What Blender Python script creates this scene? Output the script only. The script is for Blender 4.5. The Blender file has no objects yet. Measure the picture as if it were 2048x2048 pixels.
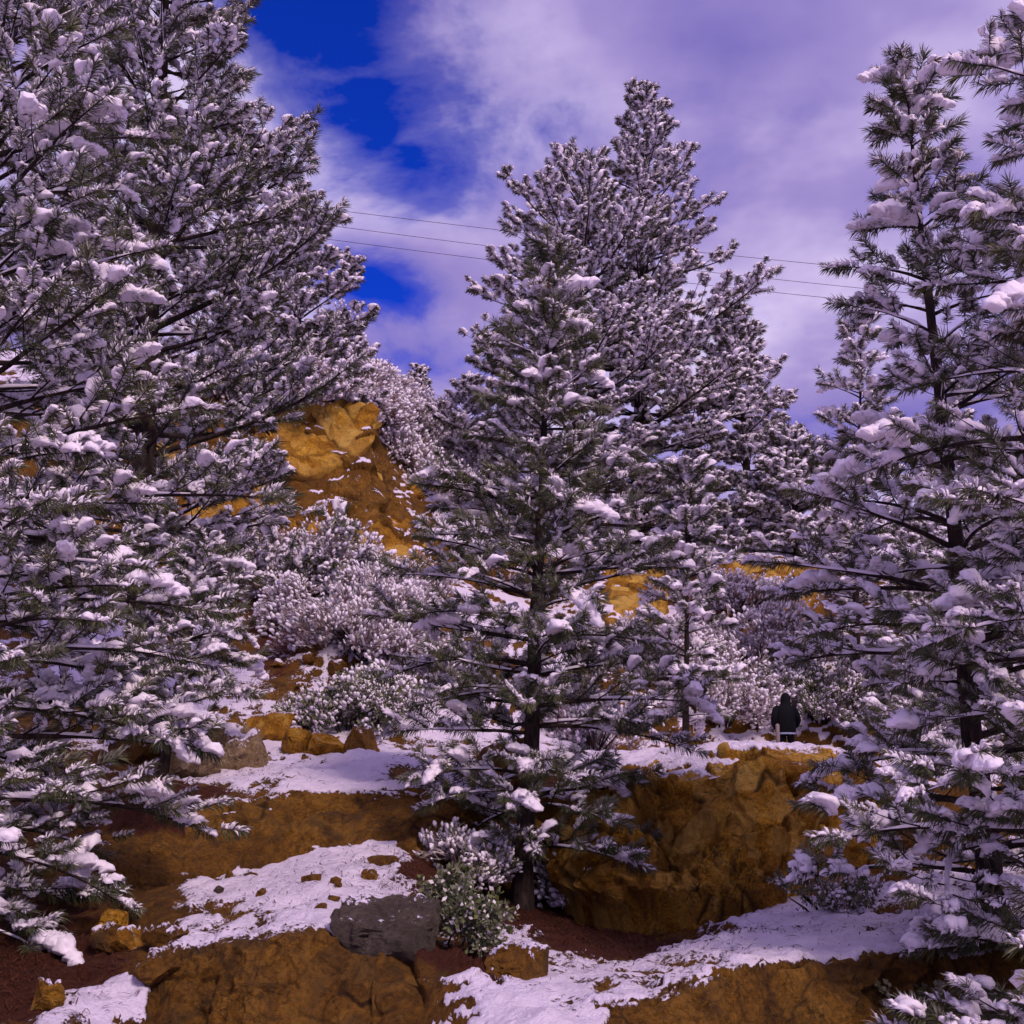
import bpy, bmesh, math, random
import numpy as np
from mathutils import Vector, Matrix, Euler
from mathutils.bvhtree import BVHTree

R = math.radians
scene = bpy.context.scene
COL = scene.collection

# ------------------------------------------------------------------ camera
F = 1150.0                 # focal length in pixels of a 1024 px wide picture
PITCH = R(13.0)
CS, SN = math.cos(PITCH), math.sin(PITCH)
cam_d = bpy.data.cameras.new('camera')
cam = bpy.data.objects.new('camera', cam_d)
COL.objects.link(cam)
cam_d.sensor_width = 36.0
cam_d.lens = 36.0 * F / 1024.0
cam_d.clip_start = 0.1
cam_d.clip_end = 3000
cam.location = (0, 0, 0)
cam.rotation_euler = (R(90) + PITCH, 0, 0)
scene.camera = cam
scene.render.resolution_x = 1024
scene.render.resolution_y = 1024

# ------------------------------------------------------------------ sky, sun, exposure
SUN_EL, SUN_AZ = R(42), R(149)      # azimuth clockwise from +Y: sun stands behind the camera's right shoulder
world = bpy.data.worlds.new('World')
scene.world = world
world.use_nodes = True
wt = world.node_tree
wt.nodes.clear()


def nd(tree, typ, **kw):
    n = tree.nodes.new(typ)
    for k, v in kw.items():
        if k in n.inputs.keys():
            n.inputs[k].default_value = v
        else:
            setattr(n, k, v)
    return n


def ramp(tree, stops, fac=None, interp='LINEAR'):
    n = tree.nodes.new('ShaderNodeValToRGB')
    n.color_ramp.interpolation = interp
    while len(n.color_ramp.elements) < len(stops):
        n.color_ramp.elements.new(0.5)
    for e, (p, c) in zip(n.color_ramp.elements, stops):
        e.position = p
        e.color = (c[0], c[1], c[2], 1) if not isinstance(c, (int, float)) else (c, c, c, 1)
    if fac is not None:
        tree.links.new(fac, n.inputs[0])
    return n


def mixc(tree, fac, a, b, mode='MIX'):
    n = tree.nodes.new('ShaderNodeMix')
    n.data_type = 'RGBA'
    n.blend_type = mode
    for sock, v in ((n.inputs[0], fac), (n.inputs[6], a), (n.inputs[7], b)):
        if isinstance(v, bpy.types.NodeSocket):
            tree.links.new(v, sock)
        elif isinstance(v, (int, float)):
            sock.default_value = v
        else:
            sock.default_value = (v[0], v[1], v[2], 1)
    return n.outputs[2]


def mth(tree, op, a, b=None, clamp=False):
    n = tree.nodes.new('ShaderNodeMath')
    n.operation = op
    n.use_clamp = clamp
    for sock, v in ((n.inputs[0], a), (n.inputs[1], b)):
        if v is None:
            continue
        if isinstance(v, bpy.types.NodeSocket):
            tree.links.new(v, sock)
        else:
            sock.default_value = v
    return n.outputs[0]


def build_world():
    L = wt.links
    tc = nd(wt, 'ShaderNodeTexCoord')
    sky = nd(wt, 'ShaderNodeTexSky', sky_type='NISHITA', sun_disc=False,
             sun_elevation=SUN_EL, sun_rotation=SUN_AZ, altitude=2000.0,
             air_density=1.0, dust_density=0.4, ozone_density=3.0)
    # clear air between the clouds: sky texture, deepened the way the photograph shows it
    blue = mixc(wt, 1.0, sky.outputs[0], (0.0045, 0.024, 0.150), 'MULTIPLY')
    # clouds: direction flattened onto a layer overhead
    sep = nd(wt, 'ShaderNodeSeparateXYZ')
    L.new(tc.outputs['Generated'], sep.inputs[0])
    zz = mth(wt, 'ADD', mth(wt, 'MAXIMUM', sep.outputs[2], 0.0), 0.22)
    cx = mth(wt, 'DIVIDE', sep.outputs[0], zz)
    cy = mth(wt, 'DIVIDE', sep.outputs[1], zz)
    cmb = nd(wt, 'ShaderNodeCombineXYZ')
    L.new(cx, cmb.inputs[0])
    L.new(cy, cmb.inputs[1])
    n1 = nd(wt, 'ShaderNodeTexNoise', Scale=SKY_SCALE, Detail=6.0, Roughness=0.60, Distortion=0.25)
    cmb.inputs[2].default_value = SKY_W
    L.new(cmb.outputs[0], n1.inputs['Vector'])
    n2 = nd(wt, 'ShaderNodeTexNoise', Scale=1.9, Detail=5.0, Roughness=0.55)
    L.new(cmb.outputs[0], n2.inputs['Vector'])
    # thinner cloud bank where the blue holes open: a belt of the sky centred on one azimuth
    holes = None
    for (hx, hy, hr, ha) in HOLES:
        v = nd(wt, 'ShaderNodeVectorMath', operation='DISTANCE')
        L.new(cmb.outputs[0], v.inputs[0])
        v.inputs[1].default_value = (hx, hy, SKY_W)
        g = mth(wt, 'SUBTRACT', 1.0, mth(wt, 'DIVIDE', v.outputs['Value'], hr), clamp=True)
        g = mth(wt, 'MULTIPLY', g, ha)
        holes = g if holes is None else mth(wt, 'MAXIMUM', holes, g)
    dens = mth(wt, 'SUBTRACT', n1.outputs[0], holes)
    cover = ramp(wt, [(0.13, 0.0), (0.25, 0.22), (0.36, 0.74), (0.50, 1.0)], dens, 'LINEAR')
    ccol = ramp(wt, [(0.30, (0.200, 0.160, 0.490)), (0.46, (0.340, 0.265, 0.590)),
                     (0.60, (0.640, 0.530, 0.820))], n2.outputs[0])
    col = mixc(wt, cover.outputs[0], blue, ccol.outputs[0])
    bg = nd(wt, 'ShaderNodeBackground', Strength=1.0)
    L.new(col, bg.inputs[0])
    out = nd(wt, 'ShaderNodeOutputWorld')
    L.new(bg.outputs[0], out.inputs[0])


SKY_SCALE, SKY_W = 3.6, 3.7


def hole(px, py, r, a):
    u, v = (px - 512) / F, (512 - py) / F
    d = Vector((u, CS - v * SN, SN + v * CS)).normalized()
    return (d.x / (d.z + 0.22), d.y / (d.z + 0.22), r, a)


HOLES = [hole(305, 10, 0.15, 0.44), hole(345, 50, 0.13, 0.34), hole(375, 125, 0.18, 0.42), hole(415, 155, 0.17, 0.40), hole(480, 105, 0.19, 0.30), hole(550, 130, 0.14, 0.28),
         hole(374, 287, 0.13, 0.46), hole(690, 175, 0.14, 0.18), hole(392, 365, 0.12, 0.20), hole(470, 60, 0.30, 0.14), hole(620, 120, 0.30, 0.12)]
build_world()
world.cycles.sampling_method = 'MANUAL'
world.cycles.sample_map_resolution = 512

sun_d = bpy.data.lights.new('sun', 'SUN')
sun_d.energy = 2.4
sun_d.angle = R(14)
sun_d.color = (1.0, 0.81, 0.76)
sun = bpy.data.objects.new('sun', sun_d)
COL.objects.link(sun)
sd = Vector((math.sin(SUN_AZ) * math.cos(SUN_EL), math.cos(SUN_AZ) * math.cos(SUN_EL), math.sin(SUN_EL)))
sun.rotation_euler = (-sd).to_track_quat('-Z', 'Y').to_euler()
sun.location = sd * 60

vs = scene.view_settings
vs.view_transform = 'Standard'
vs.look = 'None'
vs.gamma = 1.0
vs.exposure = 0.12
scene.render.engine = 'CYCLES'
scene.cycles.max_bounces = 3
scene.cycles.diffuse_bounces = 2
scene.cycles.use_adaptive_sampling = True
scene.cycles.adaptive_threshold = 0.03


# ------------------------------------------------------------------ helpers
def P(px, py, Y):
    """pixel of the 1024 picture at depth Y -> world point"""
    u, v = (px - 512) / F, (512 - py) / F
    k = Y / (CS - v * SN)
    return Vector((u * k, Y, (SN + v * CS) * k))


def tag(o, label=None, cat=None, group=None, kind=None):
    if label:
        o['label'] = label
    if cat:
        o['category'] = cat
    if group:
        o['group'] = group
    if kind:
        o['kind'] = kind
    return o


def empty(name, loc, label, cat, group=None):
    o = bpy.data.objects.new(name, None)
    COL.objects.link(o)
    o.location = loc
    o.empty_display_size = 0.2
    return tag(o, label, cat, group)


def link_mesh(name, me, parent=None, loc=None):
    o = bpy.data.objects.new(name, me)
    COL.objects.link(o)
    if loc is not None:
        o.location = loc
    if parent is not None:
        o.parent = parent
    return o


def np_mesh(name, V, Fq, mats, smooth=True, attrs=None, mat_idx=None):
    me = bpy.data.meshes.new(name)
    V = np.asarray(V, dtype=np.float32)
    Fq = np.asarray(Fq, dtype=np.int32)
    k = Fq.shape[1]
    me.vertices.add(len(V))
    me.vertices.foreach_set('co', V.ravel())
    me.loops.add(Fq.size)
    me.loops.foreach_set('vertex_index', Fq.ravel())
    me.polygons.add(len(Fq))
    me.polygons.foreach_set('loop_start', np.arange(0, Fq.size, k, dtype=np.int32))
    if mat_idx is not None:
        me.polygons.foreach_set('material_index', np.asarray(mat_idx, dtype=np.int32))
    me.update(calc_edges=True)
    me.polygons.foreach_set('use_smooth', np.full(len(Fq), smooth, dtype=bool))
    for n, a in (attrs or {}).items():
        at = me.attributes.new(n, 'FLOAT', 'POINT')
        at.data.foreach_set('value', np.asarray(a, dtype=np.float32).ravel())
    for m in mats:
        me.materials.append(m)
    return me


# --- numpy noise
def _h(i, j, k, seed):
    n = (i.astype(np.int64) * 374761393 + j.astype(np.int64) * 668265263 + k.astype(np.int64) * 2147483647 + seed * 974711) & 0xffffffff
    n = ((n ^ (n >> 13)) * 1274126177) & 0xffffffff
    n = ((n ^ (n >> 16)) * 2246822519) & 0xffffffff
    return ((n ^ (n >> 15)) & 0xffffff) / float(0xffffff)


def vnoise(p, seed=0):
    i = np.floor(p).astype(np.int64)
    f = p - i
    f = f * f * (3 - 2 * f)
    r = 0
    for dx in (0, 1):
        wx = f[:, 0] if dx else 1 - f[:, 0]
        for dy in (0, 1):
            wy = f[:, 1] if dy else 1 - f[:, 1]
            for dz in (0, 1):
                wz = f[:, 2] if dz else 1 - f[:, 2]
                r = r + wx * wy * wz * _h(i[:, 0] + dx, i[:, 1] + dy, i[:, 2] + dz, seed)
    return r * 2 - 1


def fbm(p, octv=4, seed=0, gain=0.5):
    a, s, t = 1.0, 0, 0
    q = p.copy()
    for o in range(octv):
        s = s + a * vnoise(q, seed + o * 17)
        t += a
        a *= gain
        q = q * 2.03 + 11.3
    return s / t


def voronoi(p, seed=0):
    i = np.floor(p).astype(np.int64)
    n = len(p)
    f1 = np.full(n, 9.0)
    f2 = np.full(n, 9.0)
    cid = np.zeros((n, 3))
    vec = np.zeros((n, 3))
    for dx in (-1, 0, 1):
        for dy in (-1, 0, 1):
            for dz in (-1, 0, 1):
                c = i + np.array([dx, dy, dz])
                pt = np.stack([c[:, 0] + _h(c[:, 0], c[:, 1], c[:, 2], seed), c[:, 1] + _h(c[:, 0], c[:, 1], c[:, 2], seed + 1),
                               c[:, 2] + _h(c[:, 0], c[:, 1], c[:, 2], seed + 2)], 1)
                d = np.sqrt(((p - pt) ** 2).sum(1))
                m = d < f1
                f2 = np.where(m, f1, np.minimum(f2, d))
                f1 = np.where(m, d, f1)
                vec[m] = (p - pt)[m]
                cid[m] = c[m]
    h = np.stack([_h(cid[:, 0], cid[:, 1], cid[:, 2], seed + s) for s in (5, 6, 7, 8)], 1)
    return f1, f2, h, vec


def smooth(a, b, x):
    t = np.clip((x - a) / (b - a), 0, 1)
    return t * t * (3 - 2 * t)


def facets(p, size, seed, tilt=0.75, crack=0.10):
    """fractured-rock relief: tilted block faces, stepped against each other, some joints open"""
    q = p / size
    w = np.stack([fbm(q * 0.9, 3, seed + 3 + k) for k in range(3)], 1)
    q = q * np.array([1.0, 1.0, 0.78]) + w * 0.75
    f1, f2, h, vec = voronoi(q, seed)
    n = h[:, :3] * 2 - 1
    d = (vec * n).sum(1) * tilt + (h[:, 3] - 0.5) * 0.55
    open_ = smooth(-0.1, 0.5, fbm(q * 1.3, 2, seed + 40))
    return (d - crack * (1 - smooth(0.0, 0.07, f2 - f1)) * 2.0 * open_) * size


# ------------------------------------------------------------------ materials
def new_mat(name):
    m = bpy.data.materials.new(name)
    m.use_nodes = True
    t = m.node_tree
    t.nodes.clear()
    out = t.nodes.new('ShaderNodeOutputMaterial')
    b = t.nodes.new('ShaderNodeBsdfPrincipled')
    b.inputs['Specular IOR Level'].default_value = 0.2
    b.inputs['Roughness'].default_value = 0.85
    t.links.new(b.outputs[0], out.inputs[0])
    return m, t, b


def coords(t, kind='Object'):
    return nd(t, 'ShaderNodeTexCoord').outputs[kind]


def noise(t, vec, scale, detail=5.0, rough=0.55, dist=0.0):
    n = nd(t, 'ShaderNodeTexNoise', Scale=scale, Detail=detail, Roughness=rough, Distortion=dist)
    if vec is not None:
        t.links.new(vec, n.inputs['Vector'])
    return n.outputs[0]


SNOW = (0.89, 0.80, 0.90)


def ground_mat(name, rockcols, litter=True, stain=(0.56, 0.70), tone=0.65, cracks=0.6, crack_scale=3.2):
    """rock or soil with snow where the 'snow' attribute says it lies and needle litter where 'litter' does"""
    m, t, b = new_mat(name)
    L = t.links
    g = nd(t, 'ShaderNodeNewGeometry').outputs['Position']
    big = noise(t, g, 0.8, 6, 0.6, 0.4)
    mid = noise(t, g, 4.5, 6, 0.6, 0.3)
    fine = noise(t, g, 26.0, 5, 0.65)
    a = ramp(t, [(0.28, rockcols[0]), (0.46, rockcols[1]), (0.58, rockcols[2]), (0.74, rockcols[3])],
             mth(t, 'ADD', mth(t, 'MULTIPLY', big, 0.6), mth(t, 'MULTIPLY', mid, 0.4)))
    c = mixc(t, 1.0, a.outputs[0], ramp(t, [(0.28, 0.30), (0.5, 0.95), (0.72, 1.40)], fine).outputs[0], 'MULTIPLY')
    # dark lichen and stain blotches
    st = ramp(t, [(stain[0], 0.0), (stain[1], 0.85)], noise(t, g, 2.3, 7, 0.7, 0.8))
    c = mixc(t, st.outputs[0], c, (0.075, 0.040, 0.015))
    tn = nd(t, 'ShaderNodeAttribute', attribute_name='tone')
    c = mixc(t, ramp(t, [(0.45, 0.0), (0.85, tone)], tn.outputs['Fac']).outputs[0], c, mixc(t, fine, tuple(x * 0.8 for x in rockcols[3]), tuple(min(1, x * 1.15) for x in rockcols[3])))
    c = mixc(t, ramp(t, [(0.10, tone * 0.85), (0.40, 0.0)], tn.outputs['Fac']).outputs[0], c, rockcols[0])
    # hairline cracks
    wrp = nd(t, 'ShaderNodeTexNoise', Scale=3.0, Detail=4.0, Roughness=0.6)
    L.new(g, wrp.inputs['Vector'])
    vm = nd(t, 'ShaderNodeVectorMath', operation='MULTIPLY_ADD')
    L.new(wrp.outputs['Color'], vm.inputs[0])
    vm.inputs[1].default_value = (0.55, 0.55, 0.55)
    L.new(g, vm.inputs[2])
    vo = nd(t, 'ShaderNodeTexVoronoi', feature='DISTANCE_TO_EDGE', Scale=crack_scale)
    L.new(vm.outputs[0], vo.inputs['Vector'])
    ck = ramp(t, [(0.0, 1.0), (0.035, 0.0)], vo.outputs['Distance'])
    ckm = mth(t, 'MULTIPLY', ck.outputs[0], ramp(t, [(0.45, 0.0), (0.6, cracks)], big).outputs[0])
    c = mixc(t, ckm, c, (0.030, 0.014, 0.005))
    # colour darkened along the joints between blocks
    at = nd(t, 'ShaderNodeAttribute', attribute_name='joint')
    c = mixc(t, mth(t, 'MULTIPLY', at.outputs['Fac'], 0.92), c, (0.045, 0.022, 0.008))
    if litter:
        al = nd(t, 'ShaderNodeAttribute', attribute_name='litter')
        lit = ramp(t, [(0.3, (0.030, 0.008, 0.004)), (0.52, (0.085, 0.022, 0.010)), (0.75, (0.17, 0.055, 0.022))],
                   noise(t, g, 38.0, 6, 0.75, 1.2))
        lm = mth(t, 'ADD', al.outputs['Fac'], mth(t, 'MULTIPLY', mth(t, 'SUBTRACT', mid, 0.5), 0.9))
        c = mixc(t, ramp(t, [(0.38, 0.0), (0.55, 1.0)], lm).outputs[0], c, lit.outputs[0])
    asn = nd(t, 'ShaderNodeAttribute', attribute_name='snow')
    sm = mth(t, 'ADD', asn.outputs['Fac'],
             mth(t, 'ADD', mth(t, 'MULTIPLY', mth(t, 'SUBTRACT', fine, 0.5), 0.85),
                 mth(t, 'MULTIPLY', mth(t, 'SUBTRACT', mid, 0.5), 0.55)))
    smr = ramp(t, [(0.47, 0.0), (0.53, 1.0)], sm)
    sncol = mixc(t, mid, (0.76, 0.66, 0.79), (0.85, 0.75, 0.87))
    c = mixc(t, smr.outputs[0], c, sncol)
    L.new(c, b.inputs['Base Color'])
    hgt = mth(t, 'ADD', mth(t, 'MULTIPLY', mid, 0.6), mth(t, 'ADD', mth(t, 'MULTIPLY', fine, 0.35),
              mth(t, 'MULTIPLY', smr.outputs[0], 0.35)))
    grit = noise(t, g, 85.0, 4, 0.7)
    hgt = mth(t, 'SUBTRACT', hgt, mth(t, 'MULTIPLY', mth(t, 'MULTIPLY', ckm, 0.5), mth(t, 'SUBTRACT', 1.0, smr.outputs[0])))
    hgt = mth(t, 'ADD', hgt, mth(t, 'MULTIPLY', mth(t, 'MULTIPLY', grit, 0.30), mth(t, 'SUBTRACT', 1.15, smr.outputs[0])))
    bp = nd(t, 'ShaderNodeBump', Strength=1.0, Distance=0.11)
    L.new(hgt, bp.inputs['Height'])
    L.new(bp.outputs[0], b.inputs['Normal'])
    return m


GOLD = [(0.13, 0.052, 0.010), (0.42, 0.185, 0.015), (0.64, 0.320, 0.027), (0.78, 0.500, 0.120)]
EARTH = [(0.075, 0.032, 0.008), (0.185, 0.079, 0.010), (0.28, 0.127, 0.016), (0.38, 0.205, 0.045)]
GREY = [(0.055, 0.040, 0.032), (0.11, 0.083, 0.066), (0.15, 0.115, 0.092), (0.21, 0.165, 0.13)]
M_GROUND = ground_mat('ground', EARTH, stain=(0.49, 0.64))
M_ROCK = ground_mat('golden rock', GOLD)
M_EARTH = ground_mat('brown earth', EARTH, stain=(0.49, 0.64), tone=0.30, cracks=0.3)
M_GREY = ground_mat('grey boulder', GREY)
M_PALE = ground_mat('pale boulder', [(0.20, 0.12, 0.05), (0.32, 0.21, 0.11), (0.42, 0.30, 0.18), (0.48, 0.36, 0.24)])


def snow_mat():
    m, t, b = new_mat('snow')
    o = coords(t)
    n = noise(t, o, 30, 5, 0.6)
    c = mixc(t, n, (0.82, 0.73, 0.81), (0.92, 0.83, 0.91))
    t.links.new(c, b.inputs['Base Color'])
    bp = nd(t, 'ShaderNodeBump', Strength=0.5, Distance=0.02)
    t.links.new(n, bp.inputs['Height'])
    t.links.new(bp.outputs[0], b.inputs['Normal'])
    b.inputs['Roughness'].default_value = 0.7
    return m


def bark_mat():
    m, t, b = new_mat('pine bark')
    mp = nd(t, 'ShaderNodeMapping')
    mp.inputs['Scale'].default_value = (1, 1, 0.25)
    t.links.new(coords(t), mp.inputs['Vector'])
    n = noise(t, mp.outputs[0], 22, 6, 0.65, 0.6)
    c = ramp(t, [(0.35, (0.010, 0.007, 0.006)), (0.55, (0.034, 0.021, 0.017)), (0.75, (0.085, 0.052, 0.040))], n)
    t.links.new(c.outputs[0], b.inputs['Base Color'])
    bp = nd(t, 'ShaderNodeBump', Strength=0.9, Distance=0.03)
    t.links.new(n, bp.inputs['Height'])
    t.links.new(bp.outputs[0], b.inputs['Normal'])
    return m


def needle_mat(name, green, frostk):
    """needles: dark green, with a rime of snow where the 'frost' attribute of each needle says so"""
    m, t, b = new_mat(name)
    fr = nd(t, 'ShaderNodeAttribute', attribute_name='frost')
    rnd = nd(t, 'ShaderNodeObjectInfo').outputs['Random']
    g = mixc(t, rnd, green, (green[0] * 1.7, green[1] * 1.35, green[2] * 0.9))
    k = mth(t, 'MULTIPLY', fr.outputs['Fac'], frostk, clamp=True)
    c = mixc(t, k, g, (0.72, 0.64, 0.62))
    t.links.new(c, b.inputs['Base Color'])
    b.inputs['Roughness'].default_value = 0.7
    return m


def plain_mat(name, col, rough=0.85):
    m, t, b = new_mat(name)
    n = noise(t, coords(t), 12, 4, 0.6)
    c = mixc(t, n, tuple(x * 0.7 for x in col), tuple(min(1, x * 1.25) for x in col))
    t.links.new(c, b.inputs['Base Color'])
    b.inputs['Roughness'].default_value = rough
    return m


M_SNOW = snow_mat()
M_BARK = bark_mat()
M_NEEDLE = needle_mat('pine needles', (0.042, 0.056, 0.017), 1.0)
M_RIMED = needle_mat('rimed pine needles', (0.045, 0.048, 0.020), 1.0)
M_TWIG = needle_mat('frosted twigs', (0.085, 0.040, 0.050), 1.0)
M_LEAF = needle_mat('shrub leaves', (0.055, 0.075, 0.018), 1.0)
M_CONE = plain_mat('brown cone', (0.13, 0.045, 0.016))
M_CLOTH = plain_mat('black jacket cloth', (0.003, 0.003, 0.005))
M_HEM = plain_mat('pale jacket hem', (0.42, 0.45, 0.62))
M_SKIN = plain_mat('skin', (0.40, 0.22, 0.15))
M_WIRE = plain_mat('wire', (0.06, 0.045, 0.06), 0.5)
M_POST = plain_mat('weathered wood', (0.26, 0.20, 0.20))

# ------------------------------------------------------------------ terrain: lofted between the lines where the ground breaks
PXC = [-700, -150, 60, 200, 330, 368, 388, 406, 440, 530, 640, 740, 850, 960, 1150, 1750]
#        row: list of (Y, py) at the columns; 'z' rows give (Y, z)
ROWS = [
    ('z', [(-30, -1.9)] * 16),
    ('z', [(2.5, -1.75)] * 16),
    # foot of the front bank
    ('p', [(7.5, 1060), (7.5, 1060), (8.0, 1050), (8.9, 1070), (9.0, 1075), (9.0, 1075), (9.0, 1074), (8.8, 1070), (8.3, 1050), (7.6, 1038),
           (7.7, 1085), (8.3, 1085), (9.0, 1075), (9.3, 1070), (9.5, 1062), (9.5, 1062)]),
    # its lip
    ('p', [(9.5, 985), (9.5, 985), (9.4, 990), (9.5, 948), (9.6, 940), (9.6, 944), (9.6, 946), (9.5, 950), (9.3, 968), (8.6, 1004),
           (8.2, 1006), (8.8, 976), (9.5, 962), (9.8, 955), (10, 950), (10, 950)]),
    # back of the flat, foot of the bluff
    ('p', [(13, 880), (13, 880), (12.6, 895), (13.4, 880), (14.2, 852), (14.2, 848), (14.2, 848), (14.1, 850), (14.2, 872), (14.9, 905),
           (13.9, 940), (13.8, 922), (13.8, 898), (13.6, 880), (13.4, 872), (13.4, 872)]),
    # lip of the bluff and of the earth bank
    ('p', [(14.2, 795), (14.2, 795), (14.2, 802), (14.7, 803), (15.0, 789), (15.1, 788), (15.1, 788), (15.1, 789), (15.2, 795), (15.6, 800),
           (14.9, 786), (14.7, 768), (14.7, 772), (14.8, 780), (14.8, 785), (14.8, 785)]),
    # rear of the ledge, crest of the bluff
    ('p', [(20, 735), (20, 735), (20, 738), (20, 746), (20.5, 752), (20.5, 752), (20.5, 752), (20.4, 753), (20, 756), (19, 760),
           (17.5, 757), (16.6, 747), (16.6, 753), (17, 758), (17, 760), (17, 760)]),
    # foot of the hill
    ('p', [(22, 708), (22, 708), (22, 710), (22, 716), (22.2, 722), (22.3, 722), (22.4, 722), (22.5, 722), (23, 724), (24.5, 740),
           (27, 766), (28.5, 776), (28.5, 774), (28, 768), (28, 760), (28, 760)]),
    # middle of the slope
    ('p', [(27, 620), (27, 620), (27, 622), (27, 615), (27, 600), (27, 604), (27, 606), (27, 608), (28, 622), (29.5, 640),
           (31, 660), (32, 660), (32, 665), (32, 668), (32, 670), (32, 670)]),
    # foot of the golden cliff
    ('p', [(31, 540), (31, 540), (31, 540), (31, 530), (31, 555), (31, 565), (31, 570), (31, 576), (31.5, 585), (33, 598),
           (34, 600), (34.5, 596), (35, 604), (35, 610), (35, 615), (35, 615)]),
    # its lip
    ('p', [(34, 398), (34, 398), (34, 400), (34, 396), (33.6, 402), (33.2, 408), (33.0, 488), (33.0, 516), (33.2, 545), (35, 556),
           (36, 566), (36, 557), (37, 570), (37, 586), (37, 590), (37, 590)]),
    # slope behind the cliff
    ('p', [(40, 375), (40, 375), (40, 376), (40, 380), (40, 395), (39, 428), (39, 446), (39, 468), (39.5, 500), (41, 528),
           (42, 545), (42, 549), (43, 560), (43, 570), (43, 575), (43, 575)]),
    # skyline
    ('p', [(52, 350), (52, 350), (52, 352), (52, 360), (52, 372), (51, 390), (50, 398), (50, 406), (50, 420), (52, 466),
           (54, 496), (55, 515), (55, 520), (55, 520), (55, 520), (55, 520)]),
    ('d', [(95, -8)] * 16),
    ('z', [(900, -20)] * 16),
]
SUBD = [6, 30, 40, 80, 66, 90, 60, 50, 50, 90, 40, 46, 14, 8]    # rows of faces between two lines


def control():
    A = np.zeros((len(ROWS), len(PXC), 3))
    for r, (k, row) in enumerate(ROWS):
        for c, (Y, q) in enumerate(row):
            px = PXC[c]
            if k == 'p':
                A[r, c] = P(px, q, Y)
            elif k == 'd':
                s = A[r - 1, c]
                A[r, c] = (s[0] * Y / s[1], Y, s[2] + q)
            else:
                A[r, c] = ((px - 512) / F * max(abs(Y), 8.0), Y, q)
    return A


CTRL = control()


def loft(px, rr):
    """px (n,), rr (m,) -> (m,n,3) smooth ground position"""
    pxc = np.array(PXC, float)
    # monotone-ish cubic along px (Catmull-Rom with clipped tangents)
    k = np.clip(np.searchsorted(pxc, px, side='right') - 1, 0, len(pxc) - 2)
    h = pxc[k + 1] - pxc[k]
    t = (px - pxc[k]) / h
    d = (CTRL[:, 1:] - CTRL[:, :-1]) / np.diff(pxc)[None, :, None]
    tan = np.zeros_like(CTRL)
    w = np.diff(pxc)
    same = (d[:, 1:] * d[:, :-1]) > 0
    tan[:, 1:-1] = np.where(same, 2 * d[:, 1:] * d[:, :-1] / (d[:, 1:] + d[:, :-1] + 1e-12 * (~same)), 0)
    tan[:, 0], tan[:, -1] = d[:, 0], d[:, -1]
    h00, h10, h01, h11 = 2 * t**3 - 3 * t**2 + 1, t**3 - 2 * t**2 + t, -2 * t**3 + 3 * t**2, t**3 - t**2
    G = (CTRL[:, k] * h00[None, :, None] + tan[:, k] * (h10 * h)[None, :, None] +
         CTRL[:, k + 1] * h01[None, :, None] + tan[:, k + 1] * (h11 * h)[None, :, None])
    i = np.clip(np.floor(rr).astype(int), 0, len(ROWS) - 2)
    f = (rr - i)[:, None, None]
    return G[i] * (1 - f) + G[i + 1] * f


def grid_faces(m, n):
    a = np.arange(m * n).reshape(m, n)
    return np.stack([a[:-1, :-1], a[:-1, 1:], a[1:, 1:], a[1:, :-1]], -1).reshape(-1, 4)


def grid_normals(G):
    du = np.gradient(G, axis=1)
    dv = np.gradient(G, axis=0)
    n = np.cross(du, dv)
    n /= np.linalg.norm(n, axis=2, keepdims=True) + 1e-9
    return n


def blur(A, k):
    ker = np.ones(k) / k
    pad = k // 2
    B = np.pad(A, ((pad, pad), (0, 0)), mode='edge')
    return np.stack([np.convolve(B[:, c], ker, 'valid') for c in range(A.shape[1])], 1)


def litter_field(PXg, RRg):
    """where needle litter lies thick: under the pines"""
    def blob(cx, cr, wx, wr):
        return np.exp(-((PXg - cx) / wx) ** 2 - ((RRg - cr) / wr) ** 2)
    f = blob(560, 3.75, 120, 0.33) * 1.25 + blob(440, 3.75, 55, 0.35) * 0.75 + blob(30, 3.1, 140, 0.9) * 0.62 + blob(170, 4.95, 80, 0.35) * 0.9
    f += blob(280, 7.9, 40, 0.75) * 0.8 + blob(990, 3.0, 60, 0.4) * 0.6 + blob(720, 9.4, 70, 0.5) * 0.6 + blob(455, 3.0, 75, 0.22) * 0.8
    f += blob(240, 3.05, 60, 0.12) * 0.5 + blob(-100, 6, 200, 3) * 0.6 + blob(540, 5.3, 120, 0.4) * 0.5
    return f


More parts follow.
